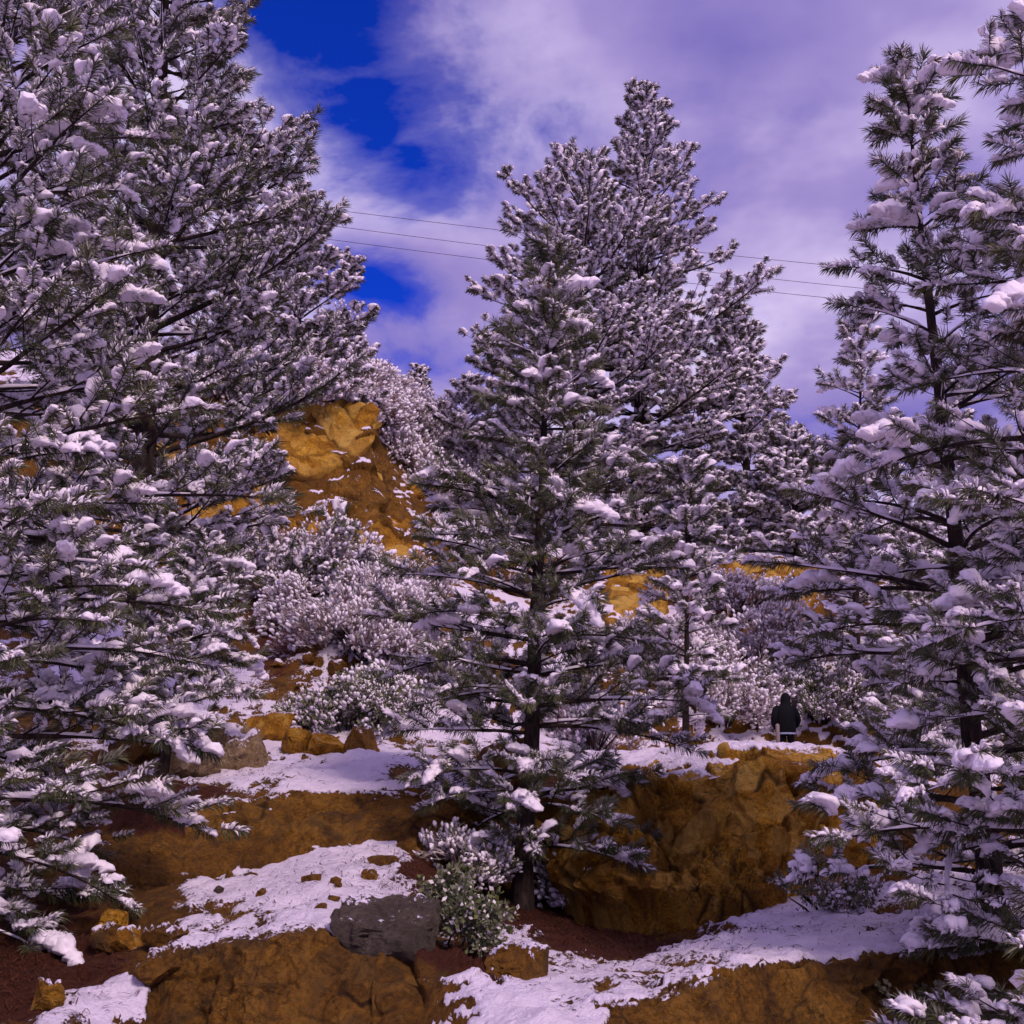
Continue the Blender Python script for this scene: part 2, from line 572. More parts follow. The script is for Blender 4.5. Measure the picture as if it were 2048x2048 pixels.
def make_terrain():
    px = np.concatenate([np.linspace(-700, -60, 40, endpoint=False), np.linspace(-60, 1090, 620), np.linspace(1090, 1750, 41)[1:]])
    rr = np.concatenate([np.linspace(i, i + 1, s, endpoint=False) for i, s in enumerate(SUBD)] + [[len(SUBD)]])
    G = loft(px, rr)
    m, n = G.shape[:2]
    # round the breaks of the loft a little
    for c in range(3):
        G[:, :, c] = np.where((rr > 1.5)[:, None] & (rr < 12.9)[:, None], blur(G[:, :, c], 5), G[:, :, c])
    N = grid_normals(G)
    Pf = G.reshape(-1, 3)
    PXg, RRg = np.meshgrid(px, rr)
    steep = 1 - smooth(0.55, 0.85, np.abs(N[:, :, 2]).reshape(-1))
    Yd = np.clip(Pf[:, 1], 3, 60)
    live = ((RRg > 1.2) & (RRg < 13.2)).reshape(-1)
    near_ = np.clip((20 - Pf[:, 1]) / 6, 0, 1)
    clod = (fbm(Pf * 7.0, 3, 15) * 0.035 + np.maximum(facets(Pf, 0.22, 63), 0) * 0.45) * near_ * smooth(0.25, 0.7, litter_field(PXg, RRg).reshape(-1))
    d = fbm(Pf * 0.9, 4, 3) * 0.16 + fbm(Pf * 3.5, 4, 9) * 0.06 + clod
    rk = facets(Pf * np.array([1, 1, 1.2]), 0.8, 21) * 0.30
    d = (d * (1 - 0.4 * steep) + rk * steep) * np.where(Yd > 18, 1.35, 1.0) * live
    # the ground lies deeper behind the rock faces that stand in front of it
    for (x0, x1, r0, r1, dep) in ((540, 910, 3.82, 5.9, 0.65), (150, 540, 3.88, 5.12, 0.22), (125, 440, 1.9, 3.22, 0.30), (560, 1100, 1.9, 3.1, 0.22)):
        u_ = np.clip(np.minimum(PXg - x0, x1 - PXg) / (x1 - x0) / 0.16, 0, 1) * np.clip(np.minimum(RRg - r0, r1 - RRg) / (r1 - r0) / 0.24, 0, 1)
        d = d - dep * smooth(0.35, 1.0, u_.reshape(-1)) * (0.25 + 0.75 * steep)
    Nn = N.reshape(-1, 3)
    Q = Pf + Nn * d[:, None]
    nz = np.abs(grid_normals(Q.reshape(m, n, 3))[:, :, 2]).reshape(-1)
    lit = litter_field(PXg, RRg).reshape(-1)
    cov = fbm(Pf * np.array([1.3, 1.0, 1.3]), 4, 40) * 0.55 + fbm(Pf * 6, 3, 44) * 0.32 + 0.75 * np.exp(-((PXg - 110) / 65) ** 2 - ((RRg - 2.7) / 0.38) ** 2).reshape(-1)
    far = (RRg > 6.5).reshape(-1)
    thr = np.where(far, 0.60, 0.74)
    sn = smooth(thr, thr + 0.16, nz) * 0.75 + cov * 1.1 - lit * 0.75 - 0.03
    bare = np.exp(-((PXg - 70) / 120) ** 2 - ((RRg - 3.75) / 0.55) ** 2) + 0.7 * np.exp(-((PXg - 150) / 60) ** 2 - ((RRg - 4.6) / 0.5) ** 2)
    sn = sn + 0.48 * np.exp(-((PXg - 315) / 105) ** 2 - ((RRg - 3.55) / 0.42) ** 2).reshape(-1)
    sn = np.clip(sn - 0.75 * bare.reshape(-1), 0, 1)
    sn[(RRg > 11.9).reshape(-1)] = 0.9
    raise_ = smooth(0.40, 0.62, sn) * (0.055 + 0.03 * fbm(Pf * 8, 2, 5))
    Q[:, 2] += raise_ * live
    me = np_mesh('ground', Q, grid_faces(m, n), [M_GROUND], True,
                 {'snow': sn, 'litter': np.clip(lit, 0, 1), 'joint': np.zeros(len(Q)), 'tone': 0.42 + 0.25 * fbm(Pf * 2.2, 3, 77)})
    o = link_mesh('ground', me)
    o['kind'] = 'structure'
    # coarse copy for placing things
    st = Q.reshape(m, n, 3)[::3, ::3]
    mm, nn = st.shape[:2]
    return BVHTree.FromPolygons([tuple(v) for v in st.reshape(-1, 3)], [tuple(f) for f in grid_faces(mm, nn).tolist()])


BVH = make_terrain()


def gz(x, y):
    h = BVH.ray_cast(Vector((x, y, 80)), Vector((0, 0, -1)))
    return h[0].z if h[0] else 0.0


def on_ground(px, py, Y):
    p = P(px, py, Y)
    return Vector((p.x, p.y, gz(p.x, p.y)))


# ------------------------------------------------------------------ rock faces: shells of broken rock standing out of the ground
def rock_face(name, label, cat, px0, px1, r0, r1, nx, ny, mat, bulge, block, amp, seed, snowy=0.0, tilt=0.55, fine=1.0, edge=(0.08, 0.12), dense=None, snow_from=0.55, cap=None):
    px = np.linspace(px0, px1, nx)
    if dense:
        k = int(nx * 0.4)
        px = np.sort(np.concatenate([np.linspace(px0, px1, nx - k), np.linspace(dense[0], dense[1], k + 2)[1:-1] + 0.013]))
    rr = np.linspace(r0, r1, ny)
    G = loft(px, rr)
    N = grid_normals(G)
    # smooth normals so the shell turns over the lip
    for c in range(3):
        N[:, :, c] = blur(N[:, :, c], max(3, (ny // 6) | 1))
        N[:, :, c] = blur(N[:, :, c].T.copy(), max(3, (nx // 12) | 1)).T
    N /= np.linalg.norm(N, axis=2, keepdims=True)
    U, Vv = np.meshgrid((px - px0) / (px1 - px0), np.linspace(0, 1, ny))
    Pf = G.reshape(-1, 3)
    wv = fbm(Pf / (block * 1.2), 3, seed + 70).reshape(U.shape) * 0.7
    U2, V2 = np.clip(np.minimum(U, 1 - U) / edge[0], 0, 2), np.clip(np.minimum(Vv, 1 - Vv) / edge[1], 0, 2)
    em = smooth(0.1, 1.0, U2 + wv * (U2 < 1.9)) * smooth(0.1, 1.0, V2 + wv * 0.6 * (V2 < 1.9)) * smooth(0, 0.25, U2) * smooth(0, 0.25, V2)
    low = fbm(Pf / (block * 3.5), 3, seed + 1)
    f_big = facets(Pf, block * 1.9, seed + 2, tilt)
    f_mid = facets(Pf, block * 0.75, seed + 9, tilt)
    f_sml = facets(Pf, block * 0.28, seed + 19, tilt)
    f_fin = fbm(Pf / (block * 0.10), 4, seed + 30)
    ero = smooth(-0.25, 0.35, fbm(Pf / (block * 1.6), 3, seed + 50))      # smoother and more broken reaches
    flatk = 1 - 0.85 * smooth(0.6, 0.95, N[:, :, 2].reshape(-1))
    d = flatk * bulge * (0.75 + 0.8 * low) + amp * (0.35 + 0.65 * flatk) * (f_big * 0.9 + f_mid * (0.55 + 0.8 * ero) + f_sml * (0.55 + 1.1 * ero) * fine) + 0.06 * block * f_fin * (0.5 + ero)
    d = d * em.reshape(-1) - (1 - em.reshape(-1)) * 0.22 * (1 + block)
    d = blur(blur(d.reshape(ny, nx), 3).T.copy(), 3).T.reshape(-1)
    Q = Pf + N.reshape(-1, 3) * d[:, None]
    NQ = grid_normals(Q.reshape(ny, nx, 3))
    nz = blur(blur(NQ[:, :, 2], 7).T.copy(), 11).T.reshape(-1)
    q = Pf / (block * 0.75)
    w = np.stack([fbm(q * 0.9, 3, seed + 12 + k) for k in range(3)], 1)
    q = q * np.array([1.0, 1.0, 0.78]) + w * 0.75
    f1, f2, h, vec = voronoi(q, seed + 9)
    joint = (1 - smooth(0.0, 0.09, f2 - f1)) * smooth(-0.1, 0.5, fbm(q * 1.3, 2, seed + 49))
    q2 = Pf / (block * 0.36)
    w = np.stack([fbm(q2 * 0.9, 3, seed + 80 + k) for k in range(3)], 1)
    g1, g2, h2, vec2 = voronoi(q2 * np.array([1, 1, 0.8]) + w * 0.8, seed + 85)
    tone = 0.5 * h[:, 1] + 0.5 * h2[:, 0]
    joint = np.maximum(joint, (1 - smooth(0.0, 0.10, g2 - g1)) * 0.6 * smooth(-0.1, 0.4, fbm(q2 * 0.5, 2, seed + 88)))
    cov = fbm(Pf * 2.0, 4, seed + 60)
    hgt = smooth(0.55, 0.95, Vv.reshape(-1))
    sn = smooth(0.70, 0.90, nz) * (0.25 + 0.75 * hgt) * 0.8 + cov * 0.5 + snowy
    if cap:
        sn = sn + cap[2] * hgt * smooth(0.62, 0.85, nz) * smooth(cap[0] - 0.08, cap[0], U.reshape(-1)) * (1 - smooth(cap[1], cap[1] + 0.12, U.reshape(-1)) * 1.6)
    sn = np.where(nz > 0.45, np.clip(sn, 0, 1), np.clip(sn, 0, 0.2)) * smooth(snow_from - 0.12, snow_from, Vv.reshape(-1))
    Q[:, 2] += smooth(0.42, 0.6, sn) * 0.045
    org = Vector(Pf[(ny // 4) * nx + nx // 2])
    Q = Q - np.array(org)
    me = np_mesh(name, Q, grid_faces(ny, nx), [mat], True, {'snow': sn, 'joint': joint, 'litter': np.zeros(len(Q)), 'tone': tone})
    o = link_mesh(name, me, loc=org)
    tag(o, label, cat)
    return o


rock_face('rock_bluff', 'broad golden fractured rock bluff with a snow cap, beside the tall middle pine', 'rock bluff',
          540, 910, 3.82, 5.9, 440, 290, M_ROCK, 0.26, 0.60, 0.80, 100, snowy=0.04, edge=(0.10, 0.12), cap=(0.1, 0.58, 0.45))
rock_face('earth_bank', 'smooth brown earth bank with dark stones below the snowy ledge', 'earth bank',
          150, 540, 3.88, 5.12, 300, 130, M_EARTH, 0.10, 0.7, 0.20, 200, snowy=0.0, fine=0.6, edge=(0.12, 0.14))
rock_face('rock_cliff', 'high golden cliff face on the hillside with shrubs growing along its top', 'cliff',
          140, 448, 8.75, 10.10, 420, 240, M_ROCK, 0.25, 1.7, 0.40, 300, snowy=-0.12, edge=(0.04, 0.07), dense=(362, 400))
rock_face('rock_slope', 'golden rocky slope half covered by snow behind the middle pine', 'rock slope',
          570, 850, 8.1, 10.3, 220, 150, M_ROCK, 0.16, 1.4, 0.40, 400, snowy=0.12, edge=(0.14, 0.16))
rock_face('front_bank', 'rounded tan earth bank under the snow shelf, with a wedge of snow', 'earth bank',
          125, 440, 1.9, 3.22, 330, 210, M_EARTH, 0.20, 0.50, 0.30, 500, snowy=-0.10, fine=1.3, edge=(0.14, 0.14))
rock_face('cut_bank', 'brown earth bank below the snow strip at the foot of the snow-laden pine', 'earth bank',
          560, 1100, 1.9, 3.10, 400, 140, M_EARTH, 0.08, 0.45, 0.30, 600, snowy=-0.06, fine=1.3, edge=(0.10, 0.14))


# ------------------------------------------------------------------ boulders
def boulder(label, px, py, Y, size, rotz, seed, mat, snowy=0.0, sub=5, planes=13, sink=0.25, flat=None, fd=0.6):
    bm = bmesh.new()
    bmesh.ops.create_icosphere(bm, subdivisions=sub, radius=1.0)
    me = bpy.data.meshes.new('boulder')
    bm.to_mesh(me)
    bm.free()
    n = len(me.vertices)
    V = np.zeros(n * 3)
    me.vertices.foreach_get('co', V)
    V = V.reshape(-1, 3)
    Fa = np.zeros(len(me.polygons) * 3, dtype=np.int32)
    me.polygons.foreach_get('vertices', Fa)
    bpy.data.meshes.remove(me)
    rng = np.random.RandomState(seed)
    V = V * 1.15
    for k in range(planes):
        nv = np.eye(3)[k % 3] * (1 if (k // 3) % 2 else -1) + rng.normal(size=3) * (0.48 if k < 6 else 0.8)
        nv /= np.linalg.norm(nv)
        if flat is not None and k == 0:
            nv = np.array(flat) / np.linalg.norm(flat)
        dlim = rng.uniform(0.50, 0.80) if k < 6 else rng.uniform(0.72, 0.95)
        if flat is not None and k == 0:
            dlim = fd
        s = V @ nv
        V = V - np.maximum(s - dlim, 0)[:, None] * nv * 0.985
    sz = np.array(size)
    W = V * sz
    nrm = V / np.linalg.norm(V, axis=1, keepdims=True)
    mn = sz.min()
    W = W + nrm * (fbm(W / mn * 1.4, 5, seed, 0.6) * 0.11 * mn + facets(W, mn * 0.8, seed + 4) * 0.20)[:, None]
    c, s = math.cos(rotz), math.sin(rotz)
    W = W @ np.array([[c, s, 0], [-s, c, 0], [0, 0, 1]])
    me = np_mesh('boulder', W, Fa.reshape(-1, 3), [mat], True)
    nrmv = np.zeros(n * 3)
    me.vertices.foreach_get('normal', nrmv)
    nz = nrmv.reshape(-1, 3)[:, 2]
    sn = smooth(0.55, 0.9, nz) * 0.55 + fbm(W / mn * 2.2, 3, seed + 8) * 0.5 + snowy
    sn = np.where(nz > 0.25, np.clip(sn, 0, 1), 0)
    W[:, 2] += smooth(0.42, 0.6, sn) * 0.05
    me.vertices.foreach_set('co', W.astype(np.float32).ravel())
    for nm, a in (('snow', sn), ('joint', np.zeros(n)), ('litter', np.zeros(n)), ('tone', 0.42 + 0.7 * fbm(W / mn * 1.6, 4, seed + 2, 0.65))):
        at = me.attributes.new(nm, 'FLOAT', 'POINT')
        at.data.foreach_set('value', a.astype(np.float32))
    me.update()
    me.set_sharp_from_angle(angle=R(26))
    p = P(px, py, Y)
    z = gz(p.x, p.y)
    o = link_mesh('boulder', me, loc=(p.x, p.y, z + sz[2] * (1 - 2 * sink) * 0.9))
    tag(o, label, 'boulder')
    return o


boulder('flat-faced grey boulder lying on the snow shelf beside the scrub oak', 388, 950, 9.6, (0.50, 0.40, 0.36), 0.2, 3, M_GREY, -0.20, flat=(0.05, -0.42, 0.90), sink=0.26, fd=0.26)
boulder('small brown boulder alone in the snow strip in front of the middle pine', 523, 985, 9.1, (0.28, 0.20, 0.13), -0.1, 8, M_EARTH, 0.0, sink=0.34)
boulder('long golden slab, lowest of the rocks piled at the rear of the ledge', 300, 742, 20.0, (0.55, 0.4, 0.30), -0.45, 12, M_ROCK, -0.15)
boulder('rounded brown rock at the end of the rock pile on the ledge', 322, 746, 19.7, (0.33, 0.3, 0.27), 0.4, 14, M_ROCK, -0.3)
boulder('golden rock leaning at the top of the rock pile on the ledge', 276, 728, 21.0, (0.5, 0.4, 0.36), 0.3, 17, M_ROCK, 0.0)
boulder('square dark brown block standing in the snow beside the green shrub', 360, 752, 19.6, (0.34, 0.3, 0.36), 0.1, 22, M_EARTH, -0.1, planes=7)
boulder('big pale boulder with a snow cap beside the little pine on the ledge', 238, 775, 17.2, (0.55, 0.45, 0.38), 0.5, 25, M_PALE, 0.22)
boulder('dark brown boulder right behind the trunk of the little pine', 140, 775, 17.8, (0.45, 0.4, 0.34), 0.9, 27, M_EARTH, 0.1)
boulder('pale boulder almost touching the earth bank under low snowy boughs', 190, 778, 16.6, (0.45, 0.4, 0.36), 0.0, 29, M_PALE, 0.1)
boulder('broad golden rock at the foot of the hill behind the left ledge snow', 98, 742, 20.5, (0.75, 0.5, 0.36), 0.1, 33, M_ROCK, 0.05)
boulder('tall brown boulder standing behind the trunk of the middle pine', 502, 775, 16.6, (0.55, 0.5, 0.55), 0.3, 37, M_EARTH, -0.1)
boulder('small brown stone poking out of the snow shelf', 368, 878, 12.2, (0.12, 0.09, 0.07), 0.3, 41, M_EARTH, -0.15, 4, sink=0.4)
boulder('stone with a bare top at the uphill edge of the snow shelf', 312, 882, 11.8, (0.10, 0.08, 0.07), 0.9, 43, M_EARTH, -0.3, 4, sink=0.4)
boulder('long flat stone half sunk in the snow shelf', 382, 866, 13.0, (0.2, 0.1, 0.07), 0.2, 45, M_EARTH, -0.4, 4)
boulder('golden outcrop stone in the snow behind the cliff edge', 418, 478, 36.5, (0.9, 0.6, 0.35), -0.4, 51, M_ROCK, -0.05)
boulder('rusty rock shelf showing under snow beside the cliff foot', 515, 555, 33.0, (1.6, 0.8, 0.5), -0.2, 53, M_EARTH, 0.1)

random.seed(77)
for i in range(13):
    px, Y = random.uniform(215, 430), random.uniform(10.3, 13.6)
    o = boulder('small dark stone poking through the snow of the shelf', px, 900, Y, (random.uniform(.04, .09), random.uniform(.04, .07), random.uniform(.03, .06)),
                random.uniform(0, 3), 800 + i, random.choice((M_EARTH, M_GREY, M_EARTH)), -0.5, 3, sink=0.3)
    o['group'] = 'stones in the snow shelf'
for i in range(9):
    px, Y = random.uniform(270, 345), random.uniform(22.6, 26.5)
    o = boulder('brown stone lying loose on the snow slope below the cliff', px, 660, Y, (random.uniform(.10, .25), random.uniform(.10, .2), random.uniform(.07, .16)),
                random.uniform(0, 3), 830 + i, M_EARTH, 0.05, 3, sink=0.3)
    o['group'] = 'stones on the snow slope'
for i in range(7):
    px, Y = random.uniform(10, 165), random.uniform(8.6, 11.5)
    o = boulder('rough dark rock lying in the needle litter below the near pine', px, 960, Y, (random.uniform(.10, .24), random.uniform(.10, .2), random.uniform(.08, .16)),
                random.uniform(0, 3), 850 + i, random.choice((M_EARTH, M_EARTH, M_ROCK)), -0.12, 4, sink=0.22)
    o['group'] = 'rocks in the litter'


# ------------------------------------------------------------------ foliage prototypes (unlinked meshes, set out on crowns)
def proto(name, V, Fa, mats, frost, midx, smooth_=False):
    me = np_mesh(name, V, Fa, mats, smooth_, {'frost': frost}, midx)
    return bpy.data.objects.new(name, me)


class Acc:
    """collects triangles with a frost value and a material index"""
    def __init__(s):
        s.V, s.F, s.fr, s.mi, s.n = [], [], [], [], 0

    def add(s, V, Fa, fr, mi):
        V = np.asarray(V, float)
        s.V.append(V)
        s.F.append(np.asarray(Fa) + s.n)
        s.fr.append(np.full(len(V), fr) if np.isscalar(fr) else np.asarray(fr))
        s.mi.append(np.full(len(Fa), mi))
        s.n += len(V)

    def proto(s, name, mats):
        me = np_mesh(name, np.concatenate(s.V), np.concatenate(s.F), mats, False, {'frost': np.concatenate(s.fr)}, np.concatenate(s.mi))
        sm = np.concatenate(s.mi) == 1
        me.polygons.foreach_set('use_smooth', sm)
        return bpy.data.objects.new(name, me)


def ico(sub):
    bm = bmesh.new()
    bmesh.ops.create_icosphere(bm, subdivisions=sub, radius=1.0)
    V = np.array([v.co[:] for v in bm.verts])
    Fa = np.array([[v.index for v in f.verts] for f in bm.faces])
    bm.free()
    return V, Fa


ICO2, ICO3 = ico(2), ico(3)


def lump(size, seed, amp=0.28, droop=0.0, res=ICO2, freq=1.6):
    V, Fa = res
    V = V * (1 + fbm(V * freq + seed * 7.1, 3, seed)[:, None] * amp)
    V[:, 2] = np.where(V[:, 2] < 0, V[:, 2] * 0.45, V[:, 2])
    V = V * np.array(size)
    if droop:
        V[:, 2] -= droop * (V[:, 0] / size[0]) ** 2 * size[2]
    return V, Fa


def tuft(name, seed, nn, snow, frost, needle_mat, nlen=0.19, wid=0.0042, up=0.0, SL=0.27):
    """a pine shoot along +X (top is +Z): long needles swept forward round it, snow lying on top"""
    rng = np.random.RandomState(seed)
    A = Acc()
    # the twig
    a = np.array([[0, 0.006, -0.003], [0, -0.006, -0.003], [0, 0, 0.007], [SL, 0.003, 0], [SL, -0.003, 0], [SL, 0, 0.003]])
    A.add(a, [[0, 1, 4], [0, 4, 3], [1, 2, 5], [1, 5, 4], [2, 0, 3], [2, 3, 5]], 0.1, 2)
    for k in range(nn):
        t = rng.beta(1.1, 0.85)
        ph = rng.uniform(0, 2 * math.pi)
        spread = R(rng.uniform(42, 84) * (1.12 - 0.50 * t * t))
        ln = nlen * rng.uniform(0.75, 1.12)
        d = np.array([math.cos(spread), math.sin(spread) * math.cos(ph), math.sin(spread) * math.sin(ph)])
        p0 = np.array([t * SL, 0, 0])
        p1 = p0 + d * ln * 0.5
        d2 = d + np.array([0.12, 0, -0.32 - 0.3 * snow])      # needles bow under the snow
        d2 /= np.linalg.norm(d2)
        p2 = p1 + d2 * ln * 0.5
        side = np.cross(d, rng.normal(size=3))
        side /= np.linalg.norm(side)
        w = wid * rng.uniform(0.8, 1.3)
        top = 0.5 + 0.5 * d[2]
        fr = np.clip(frost * (0.10 + 1.25 * top * top) * rng.uniform(0.2, 1.8), 0, 1)
        A.add([p0 - side * w * .6, p0 + side * w * .6, p1 - side * w, p1 + side * w, p2], [[0, 1, 3], [0, 3, 2], [2, 3, 4]], fr, 0)
        # snow caked along the needles that face up
        if snow > 0 and d[2] > -0.25 and rng.rand() < (0.10 + 0.62 * snow) * (0.15 + top * top * 1.3):
            r = rng.uniform(0.007, 0.015) * (0.7 + 0.55 * snow)
            u = np.cross(d, side)
            ring = lambda c, q: [c + side * q, c + u * q, c - side * q, c - u * q]
            up_ = np.array([0, 0, r * 0.5])
            a0, a1, a2, a3 = p0 + d * ln * 0.12, p0 + d * ln * 0.3, p1, p1 + d2 * ln * rng.uniform(0.15, 0.36)
            rr_ = ring(a0 + up_, r * .6) + ring(a1 + up_, r * rng.uniform(.9, 1.5)) + ring(a2 + up_, r * rng.uniform(.8, 1.3)) + [a3]
            fs = []
            for q in range(2):
                for w_ in range(4):
                    x0, x1 = q * 4 + w_, q * 4 + (w_ + 1) % 4
                    fs += [[x0, x1, x1 + 4], [x0, x1 + 4, x0 + 4]]
            for w_ in range(4):
                fs.append([8 + w_, 8 + (w_ + 1) % 4, 12])
            A.add(rr_, fs, 1.0, 1)
    if snow > 0:
        nl = int(0.6 + snow * 1.9)
        for k in range(nl):
            sx = rng.uniform(0.036, 0.070) * (0.7 + snow * 0.45)
            V, Fa = lump((sx * 1.3, sx * rng.uniform(0.8, 1.1), sx * 0.8), seed * 11 + k, 0.85, 0.5, ICO2, 2.7)
            V = V + np.array([rng.uniform(0.25, 1.0) * SL, rng.uniform(-.05, .05) * (1 + snow), 0.010 + sx * 0.35 + up])
            A.add(V, Fa, 1.0, 1)
    return A.proto(name, [needle_mat, M_SNOW, M_BARK])


def pillow(name, seed, n):
    """settled snow weighing down a bough end: a lumpy roll drooping along +X"""
    rng = np.random.RandomState(seed)
    A = Acc()
    x = 0.0
    for k in range(n):
        s = rng.uniform(0.06, 0.10) * (1.0 if k < n - 1 else 0.75)
        V, Fa = lump((s * 1.15, s * rng.uniform(0.85, 1.1), s * 0.92), seed * 5 + k, 0.45, 0.25, ICO3, 1.5)
        nv = V / (np.linalg.norm(V, axis=1, keepdims=True) + 1e-6)
        V = V + nv * (fbm(V / s * 3.0, 4, seed + k, 0.65)[:, None] * s * 0.34)
        A.add(V + np.array([x, rng.uniform(-.035, .035), -0.16 * (x / 0.4) ** 2]), Fa, 1.0, 1)
        x += s * rng.uniform(0.75, 1.05)
    return A.proto(name, [M_SNOW, M_SNOW, M_BARK])


def sprig(name, seed, kind):
    """a shrub spray along +X: 'frost' bare twigs thick with rime, 'leaf' small leaves, some with snow on them"""
    rng = np.random.RandomState(seed)
    A = Acc()

    def stick(p, d, ln, r, fr):
        e = p + d * ln
        s = np.cross(d, rng.normal(size=3)); s /= np.linalg.norm(s)
        u = np.cross(d, s)
        base = [p + s * r, p - s * .5 * r + u * .87 * r, p - s * .5 * r - u * .87 * r]
        r2 = r * 0.55
        tip = [e + s * r2, e - s * .5 * r2 + u * .87 * r2, e - s * .5 * r2 - u * .87 * r2]
        A.add(base + tip, [[0, 1, 4], [0, 4, 3], [1, 2, 5], [1, 5, 4], [2, 0, 3], [2, 3, 5]], fr, 0)
        return e

    def grow(p, d, ln, r, lev):
        e = stick(p, d, ln, r, rng.uniform(0.0, 0.35) if lev == 0 else (rng.uniform(0.0, 0.95) if kind == 'frost' else 0.1))
        if lev == 2:
            if kind != 'frost':
                for q in range(3):
                    dd = d + rng.normal(size=3) * 0.7
                    dd /= np.linalg.norm(dd)
                    s = np.cross(dd, rng.normal(size=3)); s /= np.linalg.norm(s)
                    b = p + (e - p) * rng.uniform(0.3, 1)
                    l = rng.uniform(0.035, 0.06) * (1.0 if kind == 'leaf' else 1.5)
                    fr = 1.0 if rng.rand() < (0.25 if kind == 'leaf' else 0.14) else rng.uniform(0, .2)
                    A.add([b, b + dd * l * .5 + s * l * .32, b + dd * l * .5 - s * l * .32, b + dd * l], [[0, 1, 2], [1, 3, 2]], fr, 0)
            if rng.rand() < {'frost': 0.26, 'leaf': 0.30, 'oak': 0.0}[kind]:
                sx = rng.uniform(0.016, 0.036)
                V, Fa = lump((sx * 1.5, sx, sx * 0.8), rng.randint(9999), 0.35, 0, ICO1, 1.7)
                A.add(V + e + np.array([0, 0, sx * .3]), Fa, 1.0, 1)
            return
        for q in range(3 if lev == 0 else 3):
            dd = d + rng.normal(size=3) * 0.62
            dd /= np.linalg.norm(dd)
            grow(p + (e - p) * rng.uniform(0.35, 1), dd, ln * rng.uniform(0.55, 0.85), r * 0.62, lev + 1)
    for q in range(3):
        d = np.array([1.0, 0, 0]) + rng.normal(size=3) * 0.35
        d /= np.linalg.norm(d)
        grow(np.zeros(3), d, 0.20, 0.010, 0)
    return A.proto(name, [M_TWIG if kind == 'frost' else M_LEAF, M_SNOW, M_BARK])


ICO1 = ico(1)
PROTO = {
    'bare': [tuft('tuft bare %d' % i, 50 + i, 92, 0.0, 0.20, M_NEEDLE, 0.150, 0.0046) for i in range(2)],
    'light': [tuft('tuft light %d' % i, 60 + i, 90, 0.50, 0.24, M_NEEDLE, 0.145, 0.0048) for i in range(3)],
    'heavy': [tuft('tuft heavy %d' % i, 70 + i, 78, 1.20, 0.28, M_NEEDLE, 0.140, 0.0052) for i in range(3)],
    'rime': [tuft('tuft rime %d' % i, 80 + i, 74, 1.25, 0.34, M_RIMED, 0.125, 0.0070, 0.0, 0.17) for i in range(3)],
    'pillow': [pillow('snow pad %d' % i, 90 + i, 3 + i) for i in range(4)],
    'frost': [sprig('frost sprig %d' % i, 110 + i, 'frost') for i in range(3)],
    'leaf': [sprig('leaf sprig %d' % i, 120 + i, 'leaf') for i in range(3)],
    'oak': [sprig('oak sprig %d' % i, 130 + i, 'oak') for i in range(3)],
}
PKEYS = ['bare', 'light', 'heavy', 'rime', 'pillow', 'frost', 'leaf', 'oak']
PLIST, PIDX = [], {}
for k_ in PKEYS:
    PIDX[k_] = list(range(len(PLIST), len(PLIST) + len(PROTO[k_])))
    PLIST += PROTO[k_]


def scatter_group(ids):
    """node group: sets the prototypes out on the points of a mesh"""
    g = bpy.data.node_groups.new('set_out_foliage', 'GeometryNodeTree')
    g.interface.new_socket('Geometry', in_out='INPUT', socket_type='NodeSocketGeometry')
    g.interface.new_socket('Geometry', in_out='OUTPUT', socket_type='NodeSocketGeometry')
    gi, go = g.nodes.new('NodeGroupInput'), g.nodes.new('NodeGroupOutput')
    jn = g.nodes.new('GeometryNodeJoinGeometry')

    def named(nm, typ):
        a = g.nodes.new('GeometryNodeInputNamedAttribute')
        a.data_type = typ
        a.inputs[0].default_value = nm
        return a.outputs[0]
    rot, scl, idx = named('rot', 'FLOAT_VECTOR'), named('scl', 'FLOAT'), named('idx', 'INT')
    for i in ids:
        oi = g.nodes.new('GeometryNodeObjectInfo')
        oi.inputs['Object'].default_value = PLIST[i]
        oi.inputs['As Instance'].default_value = False
        cmp_ = g.nodes.new('FunctionNodeCompare')
        cmp_.data_type = 'INT'
        cmp_.operation = 'EQUAL'
        si = [s for s in cmp_.inputs if s.type == 'INT']
        g.links.new(idx, si[0])
        si[1].default_value = i
        ip = g.nodes.new('GeometryNodeInstanceOnPoints')
        g.links.new(gi.outputs[0], ip.inputs['Points'])
        g.links.new(cmp_.outputs[0], ip.inputs['Selection'])
        g.links.new(oi.outputs['Geometry'], ip.inputs['Instance'])
        er = g.nodes.new('FunctionNodeEulerToRotation')
        g.links.new(rot, er.inputs[0])
        g.links.new(er.outputs[0], ip.inputs['Rotation'])
        g.links.new(scl, ip.inputs['Scale'])
        g.links.new(ip.outputs[0], jn.inputs[0])
    g.links.new(jn.outputs[0], go.inputs[0])
    return g


_groups = {}


